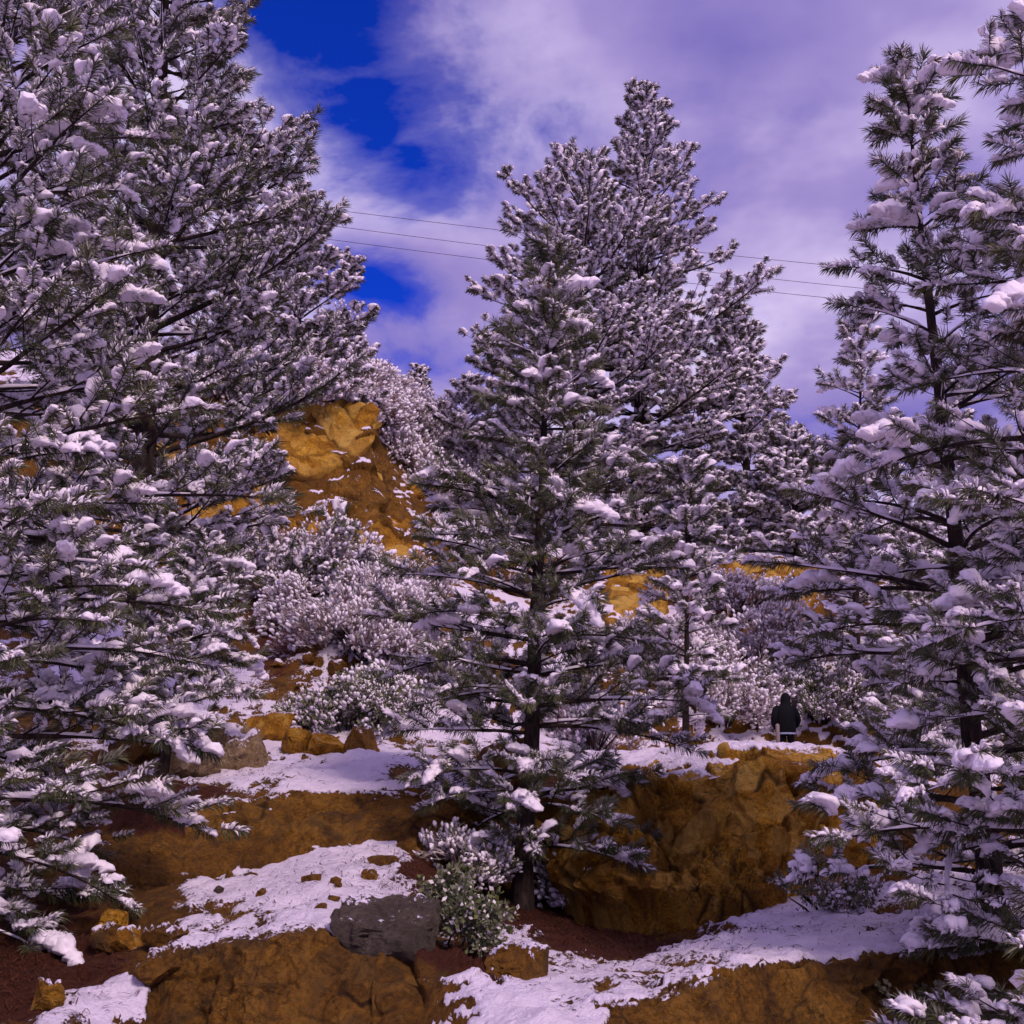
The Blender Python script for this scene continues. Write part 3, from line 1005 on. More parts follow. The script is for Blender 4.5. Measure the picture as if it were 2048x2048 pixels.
class Cloud:
    def __init__(s):
        s.p, s.r, s.s, s.i = [], [], [], []

    def put(s, kind, p, d, scale, roll=0.0):
        """instance of a kind at p with its +X along d and its top kept up"""
        az = math.atan2(d[1], d[0])
        el = math.atan2(d[2], math.hypot(d[0], d[1]))
        s.p.append((p[0], p[1], p[2]))
        s.r.append((roll, -el, az))
        s.s.append(scale)
        s.i.append(random.choice(PIDX[kind]))

    def build(s, name, parent, org):
        me = bpy.data.meshes.new(name)
        n = len(s.p)
        me.vertices.add(n)
        me.vertices.foreach_set('co', (np.array(s.p) - np.array(org)).astype(np.float32).ravel())
        a = me.attributes.new('rot', 'FLOAT_VECTOR', 'POINT')
        a.data.foreach_set('vector', np.array(s.r, dtype=np.float32).ravel())
        a = me.attributes.new('scl', 'FLOAT', 'POINT')
        a.data.foreach_set('value', np.array(s.s, dtype=np.float32))
        a = me.attributes.new('idx', 'INT', 'POINT')
        a.data.foreach_set('value', np.array(s.i, dtype=np.int32))
        ids = tuple(sorted(set(s.i)))
        if ids not in _groups:
            _groups[ids] = scatter_group(ids)
        o = link_mesh(name, me, parent)
        for m in (M_NEEDLE, M_SNOW):
            me.materials.append(m)
        md = o.modifiers.new('foliage', 'NODES')
        md.node_group = _groups[ids]
        o['kind'] = 'stuff'
        return o


# ------------------------------------------------------------------ tubes
def tube_np(pts, rad, sides, V, Fq, wob=0.0, seed=0):
    pts = [Vector(p) for p in pts]
    base = len(V)
    n = len(pts)
    prev = None
    rng = random.Random(seed)
    for i, p in enumerate(pts):
        d = (pts[min(i + 1, n - 1)] - pts[max(i - 1, 0)]).normalized()
        ref = Vector((0, 0, 1)) if abs(d.z) < 0.9 else Vector((1, 0, 0))
        if prev is None:
            s = d.cross(ref).normalized()
        else:
            s = (prev - d * prev.dot(d)).normalized()
        prev = s
        u = d.cross(s)
        for k in range(sides):
            a = 2 * math.pi * k / sides
            r = rad[i] * (1 + wob * rng.uniform(-1, 1))
            q = p + (s * math.cos(a) + u * math.sin(a)) * r
            V.append((q.x, q.y, q.z))
    for i in range(n - 1):
        for k in range(sides):
            a, b = base + i * sides + k, base + i * sides + (k + 1) % sides
            Fq.append((a, b, b + sides, a + sides))


def tube_mesh(name, chains, mat):
    V, Fq = [], []
    for j, (pts, rad, sides) in enumerate(chains):
        tube_np(pts, rad, sides, V, Fq, 0.06, j)
    return np_mesh(name, np.array(V), np.array(Fq), [mat], True)


# ------------------------------------------------------------------ pines
def proj(p):
    """world point -> pixel of the 1024 picture"""
    d = p.y * CS + p.z * SN
    return 512 + F * p.x / d, 512 - F * (p.z * CS - p.y * SN) / d


W_PERSON, W_CLIFF, W_CLIFF2 = (748, 678, 842, 752), (290, 402, 376, 462), (330, 462, 410, 500)
W_BLUFF, W_LEDGE, W_SHELF = (652, 776, 800, 935), (258, 708, 380, 792), (180, 845, 460, 1010)
W_BANK, W_SLOPE, W_LOW = (222, 792, 388, 850), (262, 600, 330, 700), (0, 965, 200, 1024)


def lerp_tab(tab, x):
    return float(np.interp(x, [a for a, b in tab], [b for a, b in tab]))


def pine(label, base, top, R_tab, trunk_r, whorls, seed, mix, tuft_s=1.0, e0=(5, 45), e1=(0, 55), nbr=(4, 6), t_low=0.12, pads=0.0,
         twig_n=9, group=None, branch_snow=0.8, az_range=None, bsides=6, density=1.0, sag=0.0, clear=(), start=0.30, lvar=(0.60, 1.12), step_k=1.0, front=0.22):
    """base, top: world points; R_tab: (t, reach in m); mix: weights of tuft kinds; e0/e1: bough pitch at trunk / at tip, low -> high"""
    random.seed(seed)
    root = empty('pine_tree', base, label, 'pine tree', group)
    H = (top - base).length
    ax = (top - base)
    wob = [Vector((random.uniform(-1, 1), random.uniform(-1, 1), 0)) * H * 0.006 for _ in range(6)]

    def axis(t):
        w = Vector((0, 0, 0))
        f = t * 5
        i = min(int(f), 4)
        w = wob[i].lerp(wob[i + 1], f - i) * min(1, t * 5) * (1 - 0.5 * t)
        return base + ax * t + w
    # trunk
    pts = [axis(i / 36) for i in range(37)]
    pts[0] = pts[0] - Vector((0, 0, 0.35))
    rad = [max(0.008, trunk_r * (1 - i / 36) ** 0.85 * (1 + 0.5 * math.exp(-i / 0.8))) for i in range(37)]
    V, Fq = [], []
    tube_np([p - base for p in pts], rad, 12, V, Fq, 0.10, seed)
    link_mesh('trunk', np_mesh('trunk', np.array(V), np.array(Fq), [M_BARK], True), root)
    crown, load = Cloud(), Cloud()
    kinds = [k for k, w in mix]
    wts = [w for k, w in mix]

    def needles(p, d, scale):
        k = random.choices(kinds, wts)[0]
        crown.put(k, p, d, tuft_s * scale * random.uniform(0.65, 1.3), random.uniform(-0.35, 0.35))
        if pads and random.random() < pads:
            load.put('pillow', Vector(p) + Vector((0, 0, 0.03 * tuft_s)), (d[0], d[1], d[2] - 0.25), tuft_s * random.uniform(0.55, 1.45), random.uniform(-.3, .3))

    az0 = random.uniform(0, 6.28)
    for w in range(whorls):
        tw = t_low + (0.975 - t_low) * (w / (whorls - 1)) ** 0.92
        nb = random.randint(*nbr)
        az0 += 2.4
        for b in range(nb):
            t = min(0.985, tw + random.uniform(-0.5, 0.5) * 0.7 * (0.98 - t_low) / whorls)
            az = az0 + 2 * math.pi * b / nb + random.uniform(-0.35, 0.35)
            if az_range is not None:
                dd = (az - az_range[0] + math.pi) % (2 * math.pi) - math.pi
                if abs(dd) > az_range[1]:
                    continue
            Lb = lerp_tab(R_tab, t) * random.uniform(*lvar) * (1 - front * max(0.0, -math.sin(az)))
            if random.random() < 0.08:
                Lb *= 0.5
            pe0 = R(e0[0] + (e0[1] - e0[0]) * t + random.uniform(-9, 9))
            pe1 = R(e1[0] + (e1[1] - e1[0]) * t + random.uniform(-12, 12))
            n = 9
            da = random.uniform(-0.35, 0.35)
            for attempt in range(7):
                p = axis(t)
                bp = [p.copy()]
                hit = False
                for i in range(1, n):
                    s = i / (n - 1)
                    pe = pe0 + (pe1 - pe0) * s - R(sag) * math.sin(s * math.pi)
                    a = az + da * s + random.uniform(-.06, .06)
                    p = p + Vector((math.cos(a) * math.cos(pe), math.sin(a) * math.cos(pe), math.sin(pe))) * Lb / (n - 1)
                    bp.append(p.copy())
                    if clear:
                        e_ = p + (p - bp[0]).normalized() * 0.25 * tuft_s
                        x_, y_ = proj(e_)
                        hit = hit or any(w_[0] < x_ < w_[2] and w_[1] < y_ < w_[3] for w_ in clear)
                if not hit:
                    break
                Lb *= 0.78
            if hit:
                continue
            rb = min(trunk_r * 0.42, 0.010 + 0.0125 * Lb) * (1 if t < .9 else .7)
            br = [rb * (1 - 0.82 * i / (n - 1)) for i in range(n)]
            org = bp[0]
            V, Fq = [], []
            tube_np([q - org for q in bp], br, bsides, V, Fq, 0.05, seed + w)
            # snow lying along the top of the bough
            sV, sF = [], []
            if random.random() < branch_snow and Lb > 0.5:
                i0 = random.randint(1, 3)
                i1 = random.randint(5, n - 1)
                sp = [bp[i] + Vector((0, 0, br[i] * 0.75)) for i in range(i0, i1 + 1)]
                sr = [max(0.009, br[i] * random.uniform(0.85, 1.35) + 0.004) for i in range(i0, i1 + 1)]
                sr[0] *= 0.4
                sr[-1] *= 0.4
                tube_np([q - org for q in sp], sr, 5, sV, sF, 0.25, seed + b)
            ntw = max(2, int(twig_n * density * (1.40 - 0.62 * t) * (0.45 + 0.55 * Lb / max(0.1, max(r for _, r in R_tab)))))
            for q in range(ntw):
                s = start + (0.98 - start) * (q + random.uniform(0, .8)) / ntw
                s = min(s, 0.98)
                fi = s * (n - 1)
                i = min(int(fi), n - 2)
                p0 = bp[i].lerp(bp[i + 1], fi - i)
                bd = (bp[i + 1] - bp[i]).normalized()
                a = math.atan2(bd.y, bd.x) + (1 if q % 2 else -1) * R(random.uniform(28, 70))
                pe = math.asin(max(-1, min(1, bd.z))) * 0.6 + R(random.uniform(-14, 26))
                Lt = max(0.10 * tuft_s, Lb * 0.36 * (1.05 - 0.72 * s) * random.uniform(0.6, 1.25))
                d = Vector((math.cos(a) * math.cos(pe), math.sin(a) * math.cos(pe), math.sin(pe)))
                tp = [p0]
                for j in range(1, 4):
                    d = (d + Vector((random.uniform(-.12, .12), random.uniform(-.12, .12), 0.10 - 0.05 * pads))).normalized()
                    tp.append(tp[-1] + d * Lt / 3)
                rt = max(0.004, br[i] * 0.45)
                tube_np([x - org for x in tp], [rt, rt * .8, rt * .6, rt * .4], 3, V, Fq)
                needles(tp[3], d, 1.0)
                step = 0.21 * tuft_s * step_k
                m = int(Lt / step)
                for j in range(m):
                    ff = (j + random.uniform(0.2, 0.9)) / max(1, m) * 3
                    k = min(int(ff), 2)
                    pp = tp[k].lerp(tp[k + 1], ff - k)
                    sgn = random.choice((-1, 1))
                    ad = math.atan2(d.y, d.x) + sgn * R(random.uniform(25, 75))
                    pd = math.asin(max(-1, min(1, d.z))) + R(random.uniform(-15, 25))
                    needles(pp, Vector((math.cos(ad) * math.cos(pd), math.sin(ad) * math.cos(pd), math.sin(pd))), random.uniform(0.75, 1.0))
            bd = (bp[-1] - bp[-2]).normalized()
            needles(bp[-1], bd, 1.1)
            needles(bp[-2], bd, 1.0)
            bo = link_mesh('branch', np_mesh('branch', np.array(V), np.array(Fq), [M_BARK], True), root, org - base)
            if sV:
                link_mesh('bough_snow', np_mesh('bough_snow', np.array(sV), np.array(sF), [M_SNOW], True), bo)
    # leader
    for j in range(9):
        a = random.uniform(0, 6.28)
        e = R(random.uniform(35, 85))
        needles(axis(1 - 0.022 * j), Vector((math.cos(a) * math.cos(e), math.sin(a) * math.cos(e), math.sin(e))), 0.95)
    crown.build('crown', root, base)
    if load.p:
        load.build('snow_pads', root, base)
    return root, axis


def vpt(px, py, Y):
    return P(px, py, Y)


NEAR = [('bare', 1.3), ('light', 2.4), ('heavy', 1.2), ('rime', 1.3)]
FARM = [('rime', 4.0), ('light', 0.5)]

# middle pine
b_ = on_ground(522, 925, 14.0)
mid_root, mid_axis = pine('tall slim young pine with dark bare trunk rooted beside the golden rock bluff', b_, vpt(553, 250, 14.3),
     [(0.06, 1.6), (0.12, 1.8), (0.2, 2.05), (0.32, 2.15), (0.45, 1.90), (0.58, 1.38), (0.70, 0.95), (0.82, 0.72), (0.88, 0.42), (0.92, 0.22), (1.0, 0.12)],
     0.118, 21, 1, [('bare', 2.8), ('light', 2.6), ('heavy', 0.8), ('rime', 0.4)], 0.84, e0=(2, 38), e1=(-18, 30), nbr=(5, 7), t_low=0.085, pads=0.06, twig_n=10, start=0.24, step_k=1.15, front=0.48,
     clear=(W_PERSON, W_BLUFF, W_LEDGE, W_SHELF))
# right near pine
b_ = on_ground(995, 927, 11.0)
pine('leaning snow-laden pine with bare lower trunk on the snow strip right of the bluff', b_, vpt(903, 66, 10.6),
     [(0.04, 3.0), (0.09, 2.7), (0.17, 2.1), (0.32, 2.15), (0.49, 1.55), (0.62, 1.05), (0.70, 0.80), (0.78, 0.55), (0.86, 0.40), (1.0, 0.14)],
     0.115, 19, 2, NEAR, 0.78, e0=(8, 40), e1=(-20, 24), nbr=(4, 5), t_low=0.06, pads=0.07, twig_n=9, step_k=1.25, clear=(W_PERSON, (652, 770, 770, 905)))
# pine at the right edge, trunk out of frame
x = P(1150, 900, 8.6)
b_ = Vector((x.x, x.y, gz(x.x, x.y)))
pine('heavily snowed pine whose boughs reach in past the leaning pine', b_, b_ + Vector((0.55, 0.1, 8.9)),
     [(0.0, 1.9), (0.06, 2.1), (0.3, 2.0), (0.5, 1.75), (0.62, 1.5), (0.75, 1.3), (0.85, 1.3), (1.0, 0.8)],
     0.13, 20, 3, [('light', 2.2), ('heavy', 1.8), ('rime', 1.2), ('bare', .8)], 0.80, e0=(10, 40), e1=(-24, 14), nbr=(5, 6), t_low=0.03, pads=0.14, twig_n=10, step_k=1.1, az_range=(math.pi, 2.5), clear=(W_PERSON, W_BLUFF))
# two tall pines on the hill behind
b_ = on_ground(640, 520, 41)
pine('tallest snowy pine on the hill, its pointed top highest against the sky', b_, vpt(644, 92, 41),
     [(0.0, 5.8), (0.18, 6.2), (0.34, 5.8), (0.44, 4.9), (0.58, 3.7), (0.72, 2.7), (0.84, 1.8), (0.93, 1.1), (1.0, 0.3)],
     0.34, 24, 4, FARM, 1.45, e0=(-4, 45), e1=(8, 62), nbr=(6, 7), t_low=0.04, twig_n=15, step_k=1.5, branch_snow=0.4, bsides=5, sag=6, start=0.35, lvar=(0.40, 1.25))
b_ = on_ground(574, 515, 39)
pine('second snowy pine on the hill, growing against the tallest one', b_, vpt(583, 166, 39),
     [(0.0, 4.4), (0.25, 4.5), (0.45, 4.4), (0.62, 4.2), (0.79, 3.3), (0.9, 2.0), (1.0, 0.6)],
     0.28, 18, 5, FARM, 1.45, e0=(0, 45), e1=(12, 62), nbr=(5, 7), t_low=0.05, twig_n=14, step_k=1.5, branch_snow=0.4, bsides=5, sag=6, start=0.35, lvar=(0.40, 1.25))
b_ = on_ground(752, 548, 43)
pine('broad snowy pine crowding the lower right flank of the tallest one', b_, vpt(735, 318, 43),
     [(0.0, 3.4), (0.3, 3.2), (0.55, 2.5), (0.8, 1.5), (1.0, 0.4)],
     0.2, 13, 33, FARM, 1.45, e0=(-4, 45), e1=(6, 58), nbr=(6, 7), t_low=0.03, twig_n=13, branch_snow=0.4, bsides=5, sag=6, start=0.3, step_k=1.5, lvar=(0.5, 1.2))
# left: big pine with ascending boughs
b_ = on_ground(135, 745, 18.5)
pine('massive rimed pine with upswept boughs rising past the left hillside', b_, vpt(172, -150, 19),
     [(0.0, 2.6), (0.2, 3.2), (0.35, 3.3), (0.5, 3.05), (0.62, 2.5), (0.78, 1.95), (0.92, 1.45), (1.0, 0.6)],
     0.26, 28, 6, [('rime', 1.7), ('light', 2.4), ('bare', 0.5)], 1.05, e0=(5, 30), e1=(22, 62), nbr=(5, 7), t_low=0.14, twig_n=15, branch_snow=0.3, sag=8, pads=0.012, step_k=1.3, lvar=(0.5, 1.22), start=0.36,
     clear=(W_CLIFF, W_CLIFF2, W_SLOPE, W_LEDGE))
# left: near pine, trunk out of frame
x = P(-70, 900, 10.5)
b_ = Vector((x.x, x.y, gz(x.x, x.y)))
pine('near pine with thick snow pads on boughs sweeping down over the earth bank', b_, b_ + Vector((-0.35, 0.3, 9.6)),
     [(0.04, 2.5), (0.2, 2.8), (0.4, 2.6), (0.6, 2.3), (0.8, 1.8), (0.93, 1.3), (1.0, 0.4)],
     0.17, 25, 7, [('light', 2.8), ('heavy', 1.2), ('bare', 0.8), ('rime', 0.8)], 0.86, e0=(2, 42), e1=(-28, 45), nbr=(5, 7), t_low=0.03, pads=0.11, twig_n=11, step_k=1.2, az_range=(0.0, 2.5),
     clear=(W_CLIFF, W_CLIFF2, W_SLOPE, W_LEDGE, W_SHELF, W_BANK, W_LOW))
# pine on top of the cliff
b_ = on_ground(300, 400, 36)
pine('smaller rimed pine standing on top of the golden cliff', b_, vpt(296, 195, 36),
     [(0.0, 2.6), (0.3, 2.7), (0.5, 2.2), (0.75, 1.5), (1.0, 0.3)],
     0.16, 11, 8, FARM, 1.4, e0=(0, 40), e1=(15, 55), nbr=(5, 6), t_low=0.05, twig_n=11, bsides=5, clear=(W_CLIFF,))
b_ = on_ground(225, 400, 37)
pine('rimed pine behind the upswept pine above the cliff', b_, vpt(230, 130, 37),
     [(0.0, 3.2), (0.3, 3.2), (0.5, 2.6), (0.75, 1.6), (1.0, 0.3)],
     0.2, 10, 18, FARM, 1.5, e0=(0, 40), e1=(15, 55), nbr=(5, 6), t_low=0.05, twig_n=10, bsides=5, clear=(W_CLIFF,))
# little pine on the ledge
b_ = on_ground(162, 772, 16.2)
pine('little crooked pine growing on the snowy ledge above the earth bank', b_, vpt(207, 545, 16.2),
     [(0.1, 0.9), (0.3, 1.15), (0.5, 0.95), (0.75, 0.6), (1.0, 0.18)],
     0.075, 10, 9, NEAR, 0.85, e0=(0, 35), e1=(-12, 25), nbr=(4, 6), t_low=0.2, pads=0.06, twig_n=7, clear=(W_LEDGE, W_SLOPE))
# small pine right of the middle pine
b_ = on_ground(683, 700, 22.5)
pine('small pine with fat snow caps standing between the bluff and the hill slope', b_, vpt(687, 474, 22.5),
     [(0.1, 1.2), (0.35, 1.3), (0.6, 0.85), (0.8, 0.55), (1.0, 0.2)],
     0.075, 10, 10, [('light', 1.6), ('heavy', 2.0)], 1.0, e0=(0, 38), e1=(-10, 35), nbr=(4, 6), t_low=0.16, pads=0.10, twig_n=7, clear=(W_PERSON,))
# pine behind the leaning pine
b_ = on_ground(852, 752, 29)
pine('thin pine with dark stem behind the person and the leaning pine', b_, vpt(862, 318, 28.5),
     [(0.1, 0.8), (0.3, 1.3), (0.5, 1.3), (0.7, 1.1), (0.85, 0.8), (1.0, 0.25)],
     0.12, 13, 11, [('light', 2.4), ('heavy', 1.4), ('rime', 1)], 1.05, e0=(0, 35), e1=(-8, 35), nbr=(4, 5), t_low=0.26, pads=0.05, twig_n=8, clear=(W_PERSON,))
b_ = on_ground(950, 700, 31)
pine('snowy pine filling the slope behind the leaning pine', b_, vpt(955, 385, 31),
     [(0.05, 2.8), (0.4, 2.5), (0.7, 1.5), (1.0, 0.3)],
     0.14, 14, 12, [('rime', 2), ('light', 1), ('heavy', .6)], 1.2, e0=(0, 35), e1=(0, 40), nbr=(4, 5), t_low=0.08, twig_n=8)
b_ = on_ground(800, 580, 38)
pine('snowy round-topped pine low on the hill below the tallest pine', b_, vpt(790, 440, 38),
     [(0.0, 2.4), (0.4, 2.1), (0.7, 1.4), (1.0, 0.4)],
     0.16, 11, 13, FARM, 1.5, e0=(0, 40), e1=(10, 50), nbr=(5, 7), t_low=0.05, twig_n=12, bsides=5)
b_ = on_ground(1010, 760, 19)
pine('young dense pine close behind the foot of the leaning pine', b_, vpt(1005, 455, 19),
     [(0.02, 1.9), (0.4, 1.6), (0.7, 0.9), (1.0, 0.2)],
     0.1, 13, 31, NEAR, 0.95, e0=(0, 35), e1=(-12, 30), nbr=(5, 6), t_low=0.04, pads=0.06, twig_n=9, clear=(W_PERSON,))
b_ = on_ground(915, 745, 24)
pine('bushy pine sapling between the thin dark stem and the leaning pine', b_, vpt(915, 560, 24),
     [(0.02, 1.5), (0.4, 1.2), (0.7, 0.8), (1.0, 0.2)],
     0.07, 9, 32, NEAR, 0.95, e0=(0, 35), e1=(-8, 35), nbr=(5, 6), t_low=0.04, pads=0.06, twig_n=7, clear=(W_PERSON,))
# tiny pine on the skyline
b_ = on_ground(418, 415, 49)
pine('tiny pine top alone on the skyline between the hill trees', b_, vpt(419, 371, 49),
     [(0.0, 0.75), (0.5, 0.6), (1.0, 0.2)], 0.06, 6, 14, FARM, 1.2, e0=(10, 45), e1=(35, 60), nbr=(3, 5), t_low=0.1, twig_n=4, bsides=4)
b_ = on_ground(462, 440, 47)
pine('small rimed pine on the skyline close behind the middle pine', b_, vpt(470, 385, 47),
     [(0.0, 1.9), (0.5, 1.5), (1.0, 0.3)], 0.09, 7, 15, FARM, 1.4, e0=(5, 45), e1=(15, 60), nbr=(5, 6), t_low=0.05, twig_n=7, bsides=4)


# ------------------------------------------------------------------ shrubs
def shrub(name, label, cat, px, py, Y, rx, ry, rz, n, mix, seed, scl=1.0, group=None, pads=0.0, zoff=0.0, hollow=0.25, floor=0.12, loose=1.0):
    random.seed(seed)
    b = on_ground(px, py, Y)
    b.z += zoff
    root = empty(name, b, label, cat, group)
    V, Fq = [], []
    cl, load = Cloud(), Cloud()
    kinds, wts = [k for k, w in mix], [w for k, w in mix]
    ns = max(6, n // 22)
    lob = [(random.uniform(0, 6.28), random.uniform(0.55, 1.15), random.uniform(0.7, 1.2)) for _ in range(7)]
    for k in range(ns):
        a = random.uniform(0, 6.28)
        q = random.uniform(0.25, 0.95)
        e = Vector((math.cos(a) * rx * q, math.sin(a) * ry * q, rz * random.uniform(0.45, 0.95) * math.sqrt(max(0.05, 1 - q * q * .8))))
        s = Vector((math.cos(a) * rx * .12, math.sin(a) * ry * .12, -0.15))
        mid = s.lerp(e, 0.5) + Vector((random.uniform(-.1, .1), random.uniform(-.1, .1), rz * 0.10))
        tube_np([s, mid, e], [0.012 + .008 * rz, 0.010 + .004 * rz, 0.005], 4, V, Fq)
    n = int(n * 0.72)
    cen = []
    for k in range(max(7, n // 26)):
        a = random.uniform(0, 6.28)
        ph = math.asin(random.uniform(floor, 1.0) ** 1.2)
        rr = random.uniform(0.45, 1.0)
        cen.append((Vector((math.cos(a) * math.cos(ph) * rx, math.sin(a) * math.cos(ph) * ry, math.sin(ph) * rz)) * rr, random.uniform(0.6, 1.4)))
    for k in range(n):
        c, w_ = random.choice(cen)
        sg = 0.17 * w_ * loose
        p = c + Vector((random.gauss(0, sg) * rx, random.gauss(0, sg) * ry, random.gauss(0, sg * .8) * rz))
        p.z = max(p.z, 0.04 * rz)
        d = (p - Vector((0, 0, -0.2 * rz))).normalized()
        ph = d.z
        dr = (d + Vector((random.gauss(0, .5), random.gauss(0, .5), random.gauss(0.15, .35)))).normalized()
        kd = random.choices(kinds, wts)[0]
        cl.put(kd, b + p, dr, scl * random.uniform(0.6, 1.3), random.uniform(-.4, .4) if kd in ('light', 'heavy', 'rime', 'pillow') else random.uniform(0, 6))
        if pads and random.random() < pads and ph > 0.35:
            load.put('pillow', b + p + Vector((0, 0, .05 * scl)), (dr.x, dr.y, dr.z * .3 - .1), scl * random.uniform(0.45, 0.95))
    link_mesh('stems', np_mesh('stems', np.array(V), np.array(Fq), [M_BARK], True), root)
    cl.build('foliage', root, b)
    if load.p:
        load.build('snow_pads', root, b)
    return root


FR = [('frost', 1.0)]
G1 = 'frosted bushes on the far slope'
for i, (px, py, Y, rx, rz, n, lab) in enumerate([
        (352, 405, 38.5, 1.9, 1.7, 520, 'round frosted bush directly behind the cliff top'),
        (392, 418, 41, 2.0, 1.9, 560, 'frosted bush under the tiny skyline pine'),
        (428, 440, 42, 2.2, 2.0, 600, 'broad frosted bush on the far slope beside the middle pine'),
        (396, 462, 38, 1.3, 1.0, 300, 'low frosted bush on the snow behind the cliff edge'),
        (440, 492, 38.5, 1.7, 1.3, 420, 'frosted bush above the lower end of the cliff edge'),
        (462, 470, 42, 2.0, 1.8, 480, 'frosted bush half hidden by the middle pine on the far slope'),
        (330, 388, 40, 2.0, 2.6, 560, 'tall frosted bush behind the pine on the cliff top'),
        (366, 432, 36.5, 1.2, 1.0, 260, 'small frosted bush clinging just behind the cliff corner')]):
    shrub('frosted_bush', lab, 'bush', px, py, Y, rx, rx * .9, rz, n, FR, 700 + i, 1.7, G1)
# shrubs on and under the cliff
RM = [('rime', 1.0), ('frost', 1.2)]
shrub('snowy_shrub', 'dark snowy shrub overhanging the top edge of the golden cliff', 'shrub', 300, 402, 33.6, 2.2, 1.4, 1.7, 620, RM, 720, 1.35, None, 0.03, -0.2)
shrub('snowy_shrub', 'snowy shrub on the cliff top next to the upswept pine', 'shrub', 235, 400, 34.0, 2.0, 1.3, 1.6, 480, RM, 721, 1.35, None, 0.03, -0.2)
shrub('snowy_shrub', 'wide shrub with plump snow pads below the golden cliff', 'shrub', 318, 560, 27.5, 1.9, 1.4, 1.75, 700, [('light', 1), ('heavy', 1), ('frost', 1.5), ('leaf', .8)], 722, 1.2, None, 0.09, 0.0)
shrub('snowy_shrub', 'rounded shrub with snow pads further up under the cliff', 'shrub', 262, 545, 28.2, 1.7, 1.3, 1.8, 520, [('light', 1), ('heavy', 1), ('frost', 1.2)], 723, 1.2, None, 0.09, 0.0)
shrub('snowy_shrub', 'dark leafy shrub at the cliff foot beside the plump-padded shrub', 'shrub', 372, 560, 27.5, 1.0, 0.9, 1.0, 280, [('leaf', 2), ('frost', 1)], 724, 1.3, None, 0.02, 0.0)
shrub('frosted_bush', 'big lavender frosted bush in the middle of the snow slope', 'bush', 372, 640, 24.6, 1.45, 1.1, 1.5, 620, FR, 730, 1.25)
shrub('frosted_bush', 'upper frosted bush in the snow slope, against the cliff foot', 'bush', 392, 600, 26.5, 1.3, 1.0, 1.1, 420, FR, 731, 1.25)
shrub('frosted_bush', 'frosted bush touching the boughs of the middle pine on the snow slope', 'bush', 420, 660, 24.2, 1.0, 0.8, 1.1, 320, FR, 732, 1.2)
shrub('frosted_bush', 'small frosted bush at the uphill edge of the snow slope', 'bush', 310, 595, 26.0, 1.0, 0.8, 0.7, 240, FR, 733, 1.2)
shrub('green_shrub', 'low green shrub with snow on its leaves behind the ledge rocks', 'shrub', 345, 722, 21.6, 0.75, 0.6, 0.65, 260, [('leaf', 1)], 740, 1.15, None, 0.10)
shrub('green_shrub', 'taller green shrub with snow between the square block and the pine', 'shrub', 382, 725, 21.8, 0.7, 0.6, 0.8, 260, [('leaf', 1)], 741, 1.15, None, 0.10)
shrub('scrub_oak', 'small dark scrub oak dusted with snow next to the grey boulder', 'shrub', 466, 945, 10.0, 0.22, 0.18, 0.30, 60, [('oak', 1)], 742, 0.58, None, 0.0, loose=1.35)
shrub('scrub_oak', 'upper scrub oak sprays against the trunk of the middle pine', 'shrub', 447, 905, 10.9, 0.26, 0.2, 0.36, 60, [('oak', 1)], 743, 0.62, loose=1.5)
# behind the person
G2 = 'frosted bushes behind the person'
for i, (px, py, Y, rx, rz, n, mx, lab) in enumerate([
        (720, 735, 30.0, 1.6, 1.7, 420, FR, 'frosted bush beside the person, on the side of the middle pine'),
        (768, 735, 31.0, 1.7, 2.1, 480, FR, 'frosted bush straight behind the head of the person'),
        (822, 735, 30.0, 1.5, 1.6, 420, [('leaf', 1.4), ('frost', .6)], 'olive leafy bush between the person and the thin dark stem'),
        (900, 735, 30.0, 1.7, 1.7, 420, [('leaf', 1), ('frost', 1)], 'leafy frosted bush behind the lower boughs of the leaning pine'),
        (650, 700, 30.0, 1.7, 1.6, 420, FR, 'frosted bush behind the small snow-capped pine'),
        (590, 720, 26.0, 1.3, 1.3, 320, FR, 'frosted bush right behind the trunk of the middle pine'),
        (740, 640, 33.5, 1.5, 1.2, 320, FR, 'frosted bush on the golden slope above the person')]):
    shrub('frosted_bush', lab, 'bush', px, py, Y, rx, rx * .8, rz, n, mx, 760 + i, 1.3, G2)
G3 = 'snowy shrubs along the bluff'
shrub('snowy_shrub', 'low snowy shrub on the bluff edge under the middle pine', 'shrub', 590, 800, 15.0, 0.6, 0.45, 0.4, 200, [('frost', 1), ('leaf', .6)], 780, 0.85)
shrub('snowy_shrub', 'low snow-dusted shrub at the rear of the flat under the little bank', 'shrub', 462, 850, 14.0, 0.55, 0.4, 0.4, 170, [('frost', 1), ('leaf', .6)], 781, 0.8)
shrub('snowy_shrub', 'small snow-dotted shrub growing out of the cut bank', 'shrub', 735, 1018, 8.0, 0.30, 0.2, 0.26, 70, [('frost', 1), ('oak', .8)], 782, 0.5, None, 0.06, loose=1.5)
shrub('snowy_shrub', 'sparse shrub at the foot of the bluff beside the snow strip', 'shrub', 825, 938, 12.6, 0.5, 0.35, 0.25, 60, [('frost', 1), ('oak', .8)], 783, 0.6, loose=1.5)
shrub('snowy_shrub', 'dark leafy shrub under the low boughs beside the cut bank', 'shrub', 960, 975, 9.4, 0.5, 0.35, 0.35, 90, [('oak', 1)], 786, 0.7, loose=1.4)

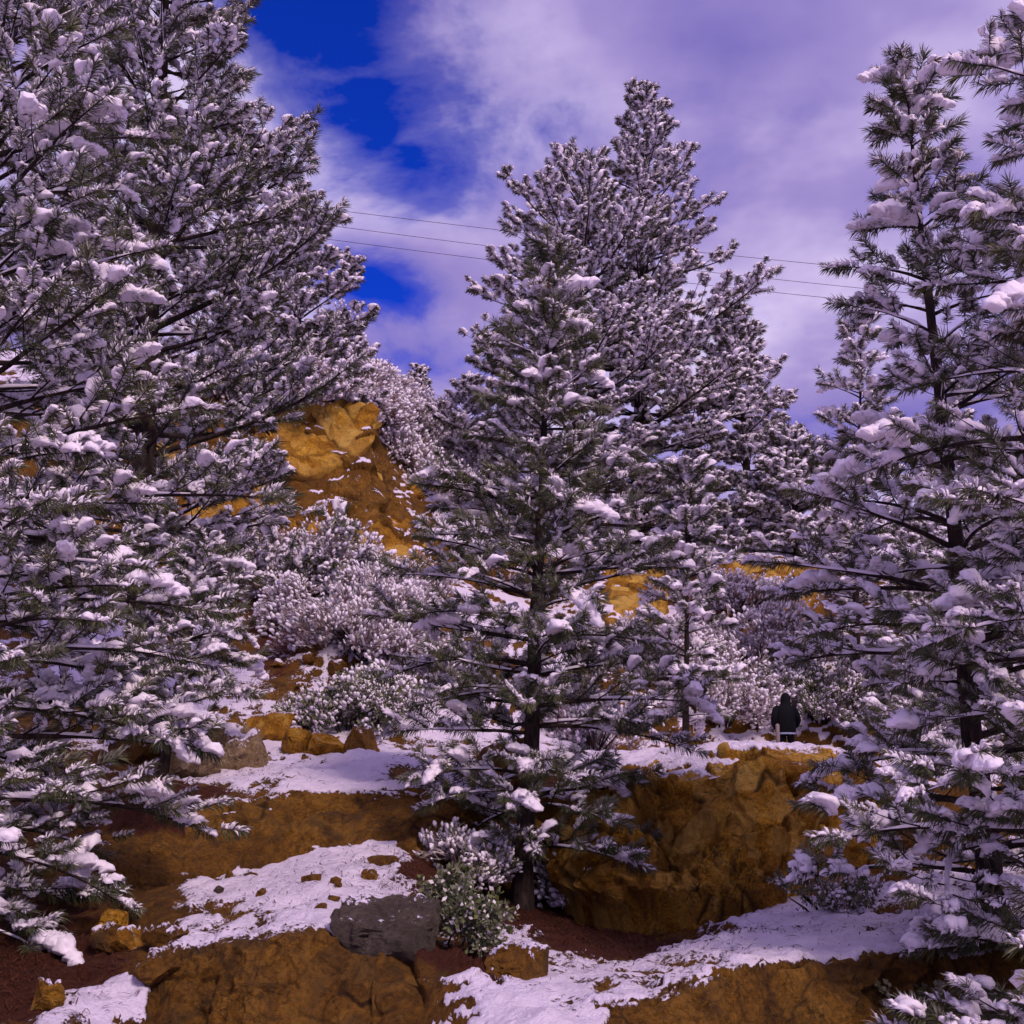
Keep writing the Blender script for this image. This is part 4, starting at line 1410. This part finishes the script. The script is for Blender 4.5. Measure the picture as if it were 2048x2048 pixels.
# ------------------------------------------------------------------ fallen needles and twigs on soil and snow
def needle_litter():
    rng = np.random.RandomState(5)
    V, Fa = [], []
    spots = [(560, 13.2, 130, 1.3, 2600), (445, 12.2, 70, 1.5, 1500), (40, 10.3, 130, 1.6, 2200), (660, 11.0, 260, 2.2, 900), (330, 12.0, 130, 1.6, 350),
             (980, 11.2, 90, 1.2, 900), (180, 16.5, 90, 1.6, 900), (620, 15.8, 130, 1.0, 500)]
    for (cx, cy, wx, wy, n) in spots:
        for k in range(n):
            Y = cy + rng.normal() * wy * 0.6
            px = cx + rng.normal() * wx * 0.6
            x = (px - 512) / F * Y
            h = BVH.ray_cast(Vector((x, Y, 30)), Vector((0, 0, -1)))
            if not h[0] or h[1].z < 0.35:
                continue
            n_ = h[1]
            a = rng.uniform(0, 6.28)
            d = Vector((math.cos(a), math.sin(a), 0))
            d = (d - n_ * d.dot(n_)).normalized()
            sd_ = n_.cross(d)
            twig = rng.rand() < 0.05
            ln = rng.uniform(0.035, 0.10) * (2.0 if twig else 1)
            w = rng.uniform(0.002, 0.0042) * (1.8 if twig else 1)
            p = h[0] + n_ * rng.uniform(0.006, 0.03)
            b = len(V)
            up = n_ * w
            m = p + d * ln * .5 + n_ * rng.uniform(0.0, 0.02) + sd_ * rng.uniform(-.02, .02)
            e = p + d * ln
            V.extend([tuple(p + sd_ * w), tuple(p - sd_ * w), tuple(m + sd_ * w + up), tuple(m - sd_ * w + up), tuple(e)])
            Fa.extend([(b, b + 1, b + 3), (b, b + 3, b + 2), (b + 2, b + 3, b + 4)])
    o = link_mesh('needle_litter', np_mesh('needle_litter', np.array(V), np.array(Fa), [M_LITTER], False))
    tag(o, 'brown fallen pine needles and twigs scattered under the pines', 'litter', None, 'stuff')


M_LITTER = plain_mat('fallen needles', (0.075, 0.024, 0.010))
needle_litter()

# ------------------------------------------------------------------ cone cluster on the leader of the middle pine
pc = mid_axis(0.935)
V, Fq = [], []
tube_np([Vector((0, 0, 0.16)), Vector((0, 0, 0.08)), Vector((0, -.01, -0.02)), Vector((0, -.02, -0.12)), Vector((0, -.02, -0.19))],
        [0.02, 0.055, 0.07, 0.05, 0.015], 9, V, Fq, 0.25, 4)
co = link_mesh('cone', np_mesh('cone', np.array(V), np.array(Fq), [M_CONE], False), mid_root, pc + Vector((-0.03, -0.09, 0)) - mid_root.location)

# ------------------------------------------------------------------ power lines
def wire(label, l, r, Y0, Y1):
    a, b = P(l[0], l[1], Y0), P(r[0], r[1], Y1)
    d = b - a
    a2, b2 = a - d * 1.3, b + d * 1.3
    pts, rad = [], []
    for i in range(61):
        t = i / 60
        p = a2.lerp(b2, t)
        p.z += 6.0 * ((t - 0.5) ** 2 * 4 - 1) * 0.35
        p.z += 6.0 * 0.35 * 0.92
        pts.append(p - a)
        rad.append(0.016)
    o = link_mesh('power_line', tube_mesh('power_line', [(pts, rad, 5)], M_WIRE), loc=a)
    tag(o, label, 'power line', 'overhead wires crossing the valley')
    return o


wire('topmost of three thin dark wires crossing the sky behind the pines', (312, 207), (880, 270), 62, 66)
wire('middle one of three thin dark wires crossing the sky behind the pines', (312, 223), (880, 290), 62, 66)
wire('lowest of three thin dark wires crossing the sky behind the pines', (312, 237), (880, 303), 62, 66)


# ------------------------------------------------------------------ person
def skin_obj(name, verts, edges, radii, rootv, mat, sub=2):
    me = bpy.data.meshes.new(name)
    me.from_pydata(verts, edges, [])
    o = bpy.data.objects.new(name, me)
    COL.objects.link(o)
    md = o.modifiers.new('skin', 'SKIN')
    md.use_smooth_shade = True
    if not me.skin_vertices:
        bpy.context.view_layer.objects.active = o
    sv = me.skin_vertices[0].data
    for i, r in enumerate(radii):
        sv[i].radius = (r, r) if not isinstance(r, tuple) else r
        sv[i].use_root = (i == rootv)
    sb = o.modifiers.new('sub', 'SUBSURF')
    sb.levels = sub
    sb.render_levels = sub
    me.materials.append(mat)
    return o


def person(px, Y):
    p = P(px, 760, Y)
    g = Vector((p.x, p.y, gz(p.x, p.y)))
    root = empty('person', g, 'person in a dark hooded jacket with a pale hem, back turned, behind the bluff', 'person')
    # body, facing away from the camera (+Y), head bowed, hands in the front pockets
    v, e, r = [], [], []

    def jt(co, rad, par=None):
        v.append(co)
        r.append(rad)
        if par is not None:
            e.append((par, len(v) - 1))
        return len(v) - 1
    pel = jt((0, 0, 0.95), (0.155, 0.115))
    wai = jt((0, 0.0, 1.12), (0.15, 0.11), pel)
    che = jt((0, 0.03, 1.32), (0.165, 0.12), wai)
    nck0 = jt((0.01, 0.06, 1.47), (0.09, 0.08), che)
    nck = jt((0.03, 0.10, 1.55), 0.058, nck0)
    hd = jt((0.045, 0.14, 1.63), (0.085, 0.10), nck)
    hd2 = jt((0.05, 0.165, 1.70), (0.075, 0.09), hd)
    for s in (-1, 1):
        sh = jt((s * 0.17, 0.05, 1.42), 0.062, che)
        el = jt((s * 0.255, 0.0, 1.16), 0.048, sh)
        wr = jt((s * 0.20, 0.17, 1.00), 0.036, el)
        pm = jt((s * 0.165, 0.22, 0.965), (0.042, 0.024), wr)
        for k in range(4):
            a = jt((s * (0.15 - 0.005 * k), 0.25 + 0.004 * k, 0.985 - 0.022 * k), 0.010, pm)
            jt((s * (0.115 - 0.003 * abs(k - 1)), 0.27, 0.975 - 0.022 * k), 0.008, a)
        a = jt((s * 0.16, 0.215, 1.01), 0.011, pm)
        jt((s * 0.135, 0.24, 1.03), 0.009, a)
        hp = jt((s * 0.095, 0, 0.86), 0.095, pel)
        kn = jt((s * 0.10, 0.02, 0.48), 0.062, hp)
        an = jt((s * 0.10, -0.01, 0.10), 0.045, kn)
        jt((s * 0.11, 0.13, 0.045), 0.045, an)
    body = skin_obj('body', v, e, r, 0, M_CLOTH)
    body.parent = root
    # jacket: coat body, sleeves and raised hood
    V, Fq = [], []

    def ring(chain, sides=16):
        tb = len(V)
        for (c, rx, ry) in chain:
            for k in range(sides):
                a = 2 * math.pi * k / sides
                w = 1 + 0.035 * math.sin(3 * a + c[2] * 9)
                V.append((c[0] + math.cos(a) * rx * w, c[1] + math.sin(a) * ry * w, c[2]))
        for i in range(len(chain) - 1):
            for k in range(sides):
                a, b = tb + i * sides + k, tb + i * sides + (k + 1) % sides
                Fq.append((a, b, b + sides, a + sides))
    ring([((0, 0, 0.87), 0.205, 0.165), ((0, 0, 0.93), 0.215, 0.175), ((0, 0, 1.05), 0.215, 0.17), ((0, 0.01, 1.2), 0.225, 0.165),
          ((0, 0.03, 1.34), 0.235, 0.16), ((0.0, 0.05, 1.43), 0.205, 0.14), ((0.015, 0.07, 1.49), 0.14, 0.12),
          ((0.03, 0.10, 1.54), 0.108, 0.118), ((0.04, 0.12, 1.61), 0.112, 0.128), ((0.048, 0.135, 1.68), 0.108, 0.125),
          ((0.05, 0.15, 1.74), 0.082, 0.095), ((0.052, 0.16, 1.775), 0.04, 0.045), ((0.052, 0.16, 1.785), 0.004, 0.004)])
    for s in (-1, 1):
        tube_np([Vector((s * 0.13, 0.05, 1.44)), Vector((s * 0.20, 0.045, 1.385)), Vector((s * 0.245, 0.01, 1.27)), Vector((s * 0.272, -0.005, 1.15)),
                 Vector((s * 0.255, 0.06, 1.07)), Vector((s * 0.215, 0.15, 1.015)), Vector((s * 0.19, 0.185, 0.99))],
                [0.08, 0.088, 0.082, 0.074, 0.068, 0.06, 0.05], 12, V, Fq, 0.05, 3)
    jk = link_mesh('jacket', np_mesh('jacket', np.array(V), np.array(Fq), [M_CLOTH], True), root)
    V.clear()
    Fq.clear()
    ring([((0, 0, 0.835), 0.203, 0.163), ((0, 0, 0.84), 0.212, 0.172), ((0, 0, 0.872), 0.212, 0.172), ((0, 0, 0.878), 0.2, 0.16)])
    link_mesh('jacket_hem', np_mesh('jacket_hem', np.array(V), np.array(Fq), [M_HEM], True), jk)
    return g


g_ = person(788, 26.5)
# weathered post beside the person
V, Fq = [], []
tube_np([Vector((0, 0, -0.3)), Vector((0.0, 0, 0.3)), Vector((0.01, 0, 0.7)), Vector((0.012, 0, 0.98)), Vector((0.012, 0, 1.0))], [0.055, 0.05, 0.047, 0.045, 0.02], 8, V, Fq, 0.08, 5)
po = link_mesh('wooden_post', np_mesh('wooden_post', np.array(V), np.array(Fq), [M_POST], True), loc=(g_.x - 0.27, g_.y - 0.25, gz(g_.x - 0.27, g_.y - 0.25)))
tag(po, 'pale weathered post standing right beside the person', 'post')
